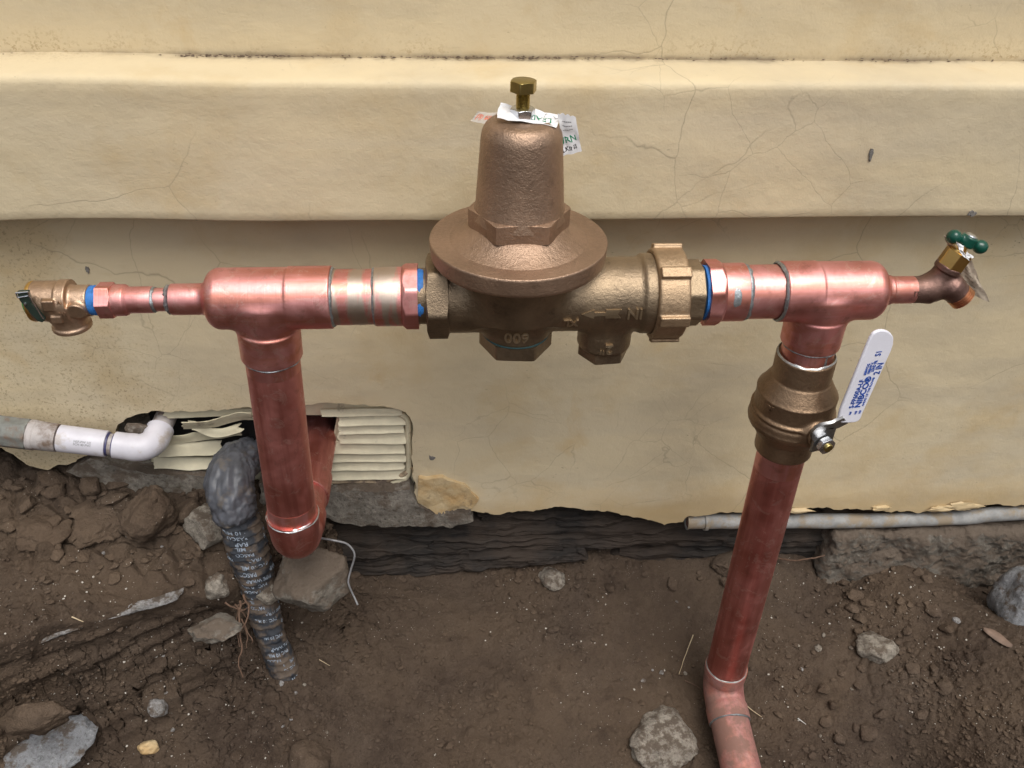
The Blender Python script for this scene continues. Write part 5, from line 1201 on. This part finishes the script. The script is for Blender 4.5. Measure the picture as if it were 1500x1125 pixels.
# rows of print following the spiral
allV = []; allF = MB()
words = ['PIPE WRAP', 'PASCO', 'PVC 10 MIL', 'PIPE WRAP', 'PASCO', 'MIL PVC']
def surf(s, th):
    s = min(max(s, 0), wS[-1]-1e-4); i = int(np.searchsorted(wS, s))-1; i = max(0, min(i, len(wS)-2)); f = (s-wS[i])/(wS[i+1]-wS[i])
    p = wP[i]*(1-f)+wP[i+1]*f; r = rbase[i]*(1-f)+rbase[i+1]*f+float(wr(s, np.array([th]), p)[0])+.0004
    return p+r*(math.cos(th)*wA[i]+math.sin(th)*wB[i]), r
# near side angle
thn = [t for t in np.linspace(-math.pi, math.pi, 181)]
def near(s):
    best = None
    for t in thn[::4]:
        p, r = surf(s, t); dd = np.linalg.norm(p-CAM)
        if best is None or dd < best[0]: best = (dd, t)
    return best[1]
k = 0; s_ = .008
while s_ < wS[-1]-.02:
    tn = near(s_)
    for j in range(-1, 2):
        wtxt = words[(k*2+j) % len(words)]; sz = .0085 if s_ < .05 else .0072; r0 = .024
        if rng.random() < .12: continue
        sp_ = sz*(5.9 if len(wtxt) > 8 else 5.0); t0_ = tn+j*.048/r0+(k % 3-1)*.35; s0 = s_
        v, f = textmesh(wtxt, sz); v = v*np.array([1, 1, 1]); P = []
        # v grows against the pipe direction so that lettering is upside down as on the real wrap
        for q in v: 
            th = t0_+q[0]/r0; P.append(surf(s0+q[1]-.0125*(th-tn)/(2*math.pi)*1.6, th)[0])
        P = np.array(P)
        # leave out letters where mud covers the tape
        keep = []
        cen = {}
        m_ok = fbm(P, 26, 3, 44) > -.10
        for q in f:
            if m_ok[q[0]]: keep.append(q)
        if keep: allF.add(P, keep)
    s_ += .0098; k += 1
obj('print', (np.concatenate(allF.v), allF.f), TXT, wp, smooth=False, label='rows of pale blue lettering')

# ================================================================== STONES, SLABS, CLODS
def put(name, px, py, w, h, m, label, cat, seed, group=None, sink=.35, dep=None, rot=0, hgt=None, sub=4, **kw):
    p = gpix(px, py+h*.25); D = (RM@(p-CAM))[2]; sx = w/F*D/2; sz = (hgt if hgt else h*.75)/F*D/2; sy = dep if dep else sx*.9
    c = np.array([p[0], p[1]+sy*.2, p[2]+sz*(1-2*sink)]); return rock(name, c, (sx*1.12, sy*1.12, sz*1.12), m, label, cat, seed, group, rot=rot, h=sub, **kw)
rock('concrete_chunk', W(455, 846, .045), (.052, .045, .046), CONC2, 'broken lump of concrete under the elbow of the left riser', 'concrete chunk', 102, rough=.06, flat=[((0, -.25, 1), .62), ((.7, -.6, .1), .8), ((-.3, -1, -.6), .8)], h=5)
put('stone', 972, 1072, 84, 90, ROCK, 'flat pale stone with a broken edge lying left of the buried elbow', 'stone', 104, sink=.25, hgt=46, rot=.5, sub=5, flat=[((0, -.1, 1), .6)], rough=.07)
put('stone', 455, 1108, 58, 66, SOILL, 'soil coated upright stone at the bottom edge of the pit', 'stone', 106, rot=.2)
put('stone', 810, 846, 36, 30, ROCK, 'small rounded brown stone just below the rotten timber', 'stone', 108, sink=.2)
put('stone', 1286, 946, 50, 34, ROCK, 'pale angular stone on the slope right of the riser', 'stone', 110, rot=.6)
put('stone', 1500, 868, 80, 150, ROCKG, 'large grey stone cut off by the right edge of the photo', 'stone', 112, hgt=130, sink=.45, sub=5)
put('stone', 1078, 825-2, 60, 26, SOILL, 'flat soil covered stone between the timber and the riser', 'stone', 113)
put('stone', 309, 770, 66, 62, ROCK, 'wedge shaped pinkish stone touching the wrapped pipe', 'stone', 114, rot=.3, sink=.25, hgt=60)
put('stone', 224, 752, 74, 96, SOILL, 'big upright clod of hard soil under the white plastic elbow', 'clod', 116, sink=.25, hgt=80, rot=.2, sub=5, rough=.09)
put('stone', 278, 752, 46, 46, SOILL, 'knobbly clod of soil between the big clod and the wedge stone', 'clod', 118, sink=.2)
put('stone', 140, 770, 66, 46, SOILL, 'wide low clod of soil left of the big upright clod', 'clod', 120, sink=.3, sub=5, rough=.09)
put('stone', 55, 778, 58, 44, SOILL, 'wide clod of soil near the left edge below the green nut', 'clod', 122, sink=.3, sub=5, rough=.09)
put('stone', 235, 708, 22, 15, ROCK, 'small tan rubble chip below the torn slats', 'stone', 124, sink=.1)
put('stone', 218, 1094, 26, 26, ORNG, 'ochre chip of render on the pit floor at the lower left', 'chip', 126, sink=.25)
put('stone', 232, 1035, 26, 34, SLAB, 'pale grey chip leaning at the foot of the bank', 'chip', 128, sink=.2)
put('stone', 45, 1102, 130, 60, ROCKG, 'blue grey rock in the lower left corner', 'stone', 130, sink=.2, hgt=50, rot=.35, sub=5, rough=.08, flat=[((.2, -.6, 1), .7)])
put('stone', 398, 842, 44, 40, ROCK, 'whitish stone set in the bank left of the wrapped pipe', 'stone', 132, sink=.35) if False else None
rock('stone', W(318, 862, .02), (.016, .012, .020), ROCK, 'whitish crumbly stone set in the bank left of the wrapped pipe', 'stone', 134, rough=.14)
rock('stone', W(318, 920, -.01), (.030, .020, .014), CONC, 'grey stone sticking out of the bank under its lip', 'stone', 136, rough=.12)
rock('stone', W(50, 1052, -.10), (.040, .02, .022), SOILL, 'rounded soil coloured stone low in the bank at the left', 'stone', 138, rough=.1)
rock('stone', W(392, 872, .055), (.016, .014, .012), ROCK, 'tan stone resting against the wrapped pipe', 'stone', 139, rough=.14)
rock('stone', W(206, 632, .178), (.020, .008, .014), CONC, 'lump of grey mortar in the gap above the white plastic elbow', 'mortar', 143, rough=.12)
# thin slab edges sticking out of the bank
def slab(px, z, th, seed, label, m=SLAB, back=.008):
    pf = [Wz(a, b, z) for a, b in px]; L = []
    for i in range(len(pf)-1):
        for t in np.arange(0, 1, .05): L.append(pf[i]*(1-t)+pf[i+1]*t)
    L.append(pf[-1]); L = np.array(L); n = len(L); taper = np.clip(np.minimum(np.arange(n), (n-1-np.arange(n)))/ (n*.12), .15, 1)
    rows = []
    nz = lambda k, a: a*fbm(L+k, 60, 3, seed, .6)
    for (dy, dz) in ((back, 0), (.012, .001), (.002, 0), (0, -.3), (.001, -.8), (.004, -1.0), (back, -1.0)):
        r = L.copy(); r[:, 1] += dy+nz(dz*3, .0025); r[:, 2] += dz*th*taper+nz(dy*9, .002)*.8; r[:, 0] += nz(dz*5+4, .0015); rows.append(r)
    V = np.concatenate(rows); k = len(rows); Fq = [(a*n+i, a*n+i+1, (a+1)*n+i+1, (a+1)*n+i) for a in range(k-1) for i in range(n-1)]
    o = obj('stone_slab', (V, [tuple(reversed(q)) for q in Fq]), m, None, True, 40, origin=L[n//2]); tag(o, label, 'slab')
slab([(158, 906), (200, 892), (240, 881), (266, 870)], -.4535, .0085, 3, 'thin grey slab edge sticking out of the lip of the bank')
slab([(60, 942), (85, 930), (108, 922), (140, 912)], -.4515, .004, 5, 'thinner flake of slab further left along the bank lip')
slab([(78, 1092), (105, 1072), (130, 1056), (156, 1044)], -.630, .008, 7, 'dull slab edge at the foot of the bank above the blue grey rock')

# clods that can be told apart, heaped against the wall and over the slopes
protos = []
for i in range(8):
    v, f = rock_vf((0, 0, 0), (1, 1, .8), 200+i, h=3, rough=.12); me = bpy.data.meshes.new('soil_clod'); me.from_pydata(v.tolist(), [], f); me.shade_smooth(); me.set_sharp_from_angle(angle=R(45)); me.materials.append(SOILL); protos.append(me)
def clods(n, reg, rmin, rmax, label, group, seed, name='soil_clod', cat='clod', mesh=None):
    g_ = np.random.default_rng(seed); k = 0
    while k < n:
        px = g_.uniform(reg[0], reg[2]); py = g_.uniform(reg[1], reg[3]); p = gpix(px, py); r = rmin*(rmax/rmin)**(g_.random()**1.6)
        o = bpy.data.objects.new(name, (mesh or protos)[int(g_.integers(len(mesh or protos)))]); o.location = tuple(p+np.array([0, 0, r*.25])); o.scale = (r*g_.uniform(.8, 1.3), r*g_.uniform(.8, 1.3), r*g_.uniform(.6, .9)); o.rotation_euler = (g_.uniform(-.5, .5), g_.uniform(-.5, .5), g_.uniform(0, 6.28))
        col.objects.link(o); tag(o, label, cat, group); k += 1
clods(46, (0, 695, 300, 790), .007, .018, 'small brown clod in the heap of loose soil under the white plastic pipe', 'clods heaped against the wall under the white pipe', 1)
clods(26, (60, 800, 300, 860), .004, .009, 'little lump of soil scattered on the flat top of the left bank', 'lumps of soil on top of the left bank', 2)
clods(26, (1210, 830, 1490, 930), .005, .012, 'small dark clod on the crumbly slope below the concrete block', 'clods on the slope below the concrete block', 3)
clods(30, (1120, 900, 1400, 1110), .004, .011, 'dark clod on the pit floor right of the long riser', 'clods on the pit floor at the right', 4)
clods(22, (500, 880, 960, 1110), .003, .008, 'small clod on the smooth middle of the pit floor', 'clods on the middle of the pit floor', 5)
clods(24, (500, 838, 1200, 862), .004, .011, 'small clod fallen at the foot of the rotten timber', 'clods along the foot of the timber', 11)
clods(16, (240, 940, 480, 1110), .003, .008, 'small clod on the pit floor left of the wrapped pipe', 'clods on the pit floor at the left', 6)
pp2 = []
for i in range(5):
    v, f = rock_vf((0, 0, 0), (1, 1, .8), 300+i, h=2, rough=.12); me = bpy.data.meshes.new('pale_pebble'); me.from_pydata(v.tolist(), [], f); me.shade_smooth(); me.set_sharp_from_angle(angle=R(45)); me.materials.append(ROCK if i % 2 else SLAB); pp2.append(me)
clods(9, (900, 860, 1010, 1000), .002, .006, 'pale grey pebble left of the long riser in the pit', 'pale pebbles left of the long riser', 7, 'pale_pebble', 'pebble', pp2)
clods(10, (1080, 900, 1450, 1080), .0025, .0065, 'pale grey pebble on the slope right of the long riser', 'pale pebbles right of the long riser', 8, 'pale_pebble', 'pebble', pp2)
clods(14, (220, 960, 480, 1110), .002, .004, 'pale pebble on the pit floor near the wrapped pipe', 'pale pebbles near the wrapped pipe', 9, 'pale_pebble', 'pebble', pp2)
clods(10, (60, 720, 300, 860), .002, .0045, 'pale pebble among the clods of the left bank', 'pale pebbles on the left bank', 10, 'pale_pebble', 'pebble', pp2)
# crumbs and grit nobody could count
def scatter(name, n, m, rmin, rmax, dens, seed, sub=1, flat=.7):
    g_ = np.random.default_rng(seed); b = bmesh.new(); bmesh.ops.create_icosphere(b, subdivisions=sub, radius=1); bv_ = np.array([v.co[:] for v in b.verts]); bf = np.array([[v.index for v in q.verts] for q in b.faces]); b.free()
    px = g_.uniform(-40, 1540, n*4); py = g_.uniform(680, 1150, n*4); q = np.stack([px/150, py/150, 0*px], 1); keep = g_.random(n*4) < dens(px, py, q); px, py = px[keep][:n], py[keep][:n]
    V = []; Fc = []; k = 0
    for a, c_ in zip(px, py):
        p = gpix(a, c_)
        if p[1] > .20: continue
        r = rmin*(rmax/rmin)**(g_.random()**2.2); v = bv_*g_.uniform(.6, 1.25, (len(bv_), 1))*r*np.array([g_.uniform(.7, 1.3), g_.uniform(.7, 1.3), flat]); an = g_.uniform(0, 6.28); ca, sa = math.cos(an), math.sin(an)
        v = v@np.array([[ca, sa, 0], [-sa, ca, 0], [0, 0, 1]])+p+np.array([0, 0, r*.3]); V.append(v); Fc.append(bf+k*len(bv_)); k += 1
    o = obj(name, (np.concatenate(V), np.concatenate(Fc)), m, None, True, 40); tag(o, kind='stuff'); return o
dn = lambda s0, k, b: (lambda px, py, q: np.clip(b+k*fbm(q, 1.2, 4, s0), 0, 1))
def dn1(px, py, q):
    base_ = np.clip(.35+1.4*fbm(q, 1.2, 4, 90), 0.03, 1); w = np.where((px < 330) & (py < 800), 1.0, np.where(px > 1120, .95, .6)); return base_*w
o = scatter('soil_crumbs', 12000, SOILL, .0008, .0046, dn1, 91); tag(o, 'loose dark crumbs of soil scattered over the bank and pit', 'soil crumbs')
o = scatter('pale_grit', 900, PALE, .0004, .0019, dn(93, 2.2, .12), 94, 1, .8); tag(o, 'tiny pale specks of grit and plaster scattered over the soil', 'grit')

# ================================================================== ROOTS, WIRE, STRAW, LEAF
def strand(name, pts, r, m, label, cat, zplane=None, n=60, wob=.0015, seed=0, parent=None, tap=.5):
    P = bez(pts, n); P = P+wob*np.stack([fbm(P, 90, 2, seed+k) for k in range(3)], 1); rr = r*np.linspace(1, tap, len(P)); o = obj(name, sweep(P, rr, 8), m, parent, True, 60, origin=P[0])
    if label: tag(o, label, cat)
    return o
rt = empty('root', W(360, 885, .03), 'tangle of thin brown roots hanging from the bank beside the wrapped pipe', 'root')
for i, (pts, r) in enumerate([([(357, 872, .03), (364, 890, .01), (362, 905, .0), (354, 925, -.01)], .0017), ([(352, 880, .02), (350, 905, 0), (352, 930, -.01), (354, 950, -.02), (349, 968, -.03), (356, 992, -.04)], .0015),
                              ([(329, 883, .01), (345, 891, .01), (358, 894, .01), (368, 886, .02)], .0013), ([(344, 884, .01), (352, 893, .0), (360, 903, .0)], .0010), ([(355, 905, .0), (362, 925, -.01), (370, 938, -.02), (369, 943, -.02)], .0008),
                              ([(350, 890, .01), (346, 915, 0), (351, 948, -.02)], .0008), ([(362, 880, .02), (352, 886, .015), (340, 889, .01)], .0009), ([(358, 915, .0), (362, 935, -.01), (360, 950, -.015)], .0009)]):
    strand('root_strand', [W(*p) for p in pts], r, ROOT, None, None, seed=i, parent=rt)
strand('wire', [W(470, 788, .06), W(486, 791, .05), (W(508, 797, .05)), W(519, 812, .045), W(514, 836, .04), W(510, 852, .035), W(517, 870, .03), W(524, 886, .02)], .0014, WIRE, 'bent grey wire sticking out beside the concrete lump under the elbow', 'wire', wob=.0008, tap=.9)
strand('straw', [gpix(1014, 936)+[0, 0, .010], gpix(1004, 962)+[0, 0, .008], gpix(994, 990)+[0, 0, .004]], .0008, STRAW, 'long pale straw leaning on the soil left of the riser foot', 'straw', wob=.0005)
strand('twig', [gpix(106, 905)+[0, 0, .002], gpix(124, 914)+[0, 0, .004]], .0009, STRAW, 'short straw coloured twig on the left bank above the slab', 'twig', wob=.0003)
strand('twig', [gpix(966, 1112)+[0, 0, .004], gpix(976, 1124)+[0, 0, .004]], .0026, STRAW, 'stubby pale twig end below the flat pale stone', 'twig', wob=.0003)
strand('twig', [gpix(1003, 999)+[0, 0, .004], gpix(1024, 1010)+[0, 0, .004], gpix(1030, 1022)+[0, 0, .002]], .0007, ROOT, 'thin brown twig touching the elbow of the right riser', 'twig', wob=.0008)
strand('twig', [gpix(1082, 1028)+[0, 0, .008], gpix(1098, 1042)+[0, 0, .006], gpix(1115, 1052)+[0, 0, .003]], .0008, STRAW, 'dry stalk lying right of the buried elbow', 'twig', wob=.0008)
strand('twig', [gpix(1168, 1054)+[0, 0, .003], gpix(1180, 1063)+[0, 0, .003]], .0008, m_plain('white_sliver', (.6, .6, .58), 0, .6), 'short white sliver on the soil at the lower right', 'sliver', wob=.0003)
strand('root', [W(1140, 818, .185), W(1165, 821, .17), W(1190, 818, .165), W(1208, 813, .17)], .0018, ROOT, 'brown root running along the foot of the timber right of the riser', 'root', wob=.001)
strand('twig', [gpix(468, 968)+[0, 0, .003], gpix(484, 977)+[0, 0, .003]], .0006, STRAW, 'fine straw on the pit floor right of the wrapped pipe', 'twig', wob=.0003)
lf = [gpix(1438, 925), gpix(1462, 938), gpix(1480, 950)]; P = bez([p+np.array([0, 0, .006]) for p in lf], 16); V = []
for i, p in enumerate(P):
    w = .010*math.sin(math.pi*(i+.5)/len(P))**.7
    for k, s in enumerate((-1, -.5, 0, .5, 1)): V.append(p+np.array([.3*s*w, s*w, .003*(1-s*s)-.0*s]))
n = len(P); V = np.array(V); Fq = [(i*5+k, (i+1)*5+k, (i+1)*5+k+1, i*5+k+1) for i in range(n-1) for k in range(4)]; o = obj('dead_leaf', (np.concatenate([V, V-[0, 0, .0006]]), Fq+[tuple(reversed([q+len(V) for q in f])) for f in Fq]), m_plain('dead_leaf_brown', (.17, .115, .085), 0, .7, .25, 120), None, origin=lf[1]); tag(o, 'curled brown dead leaf on the soil near the large grey stone', 'leaf')
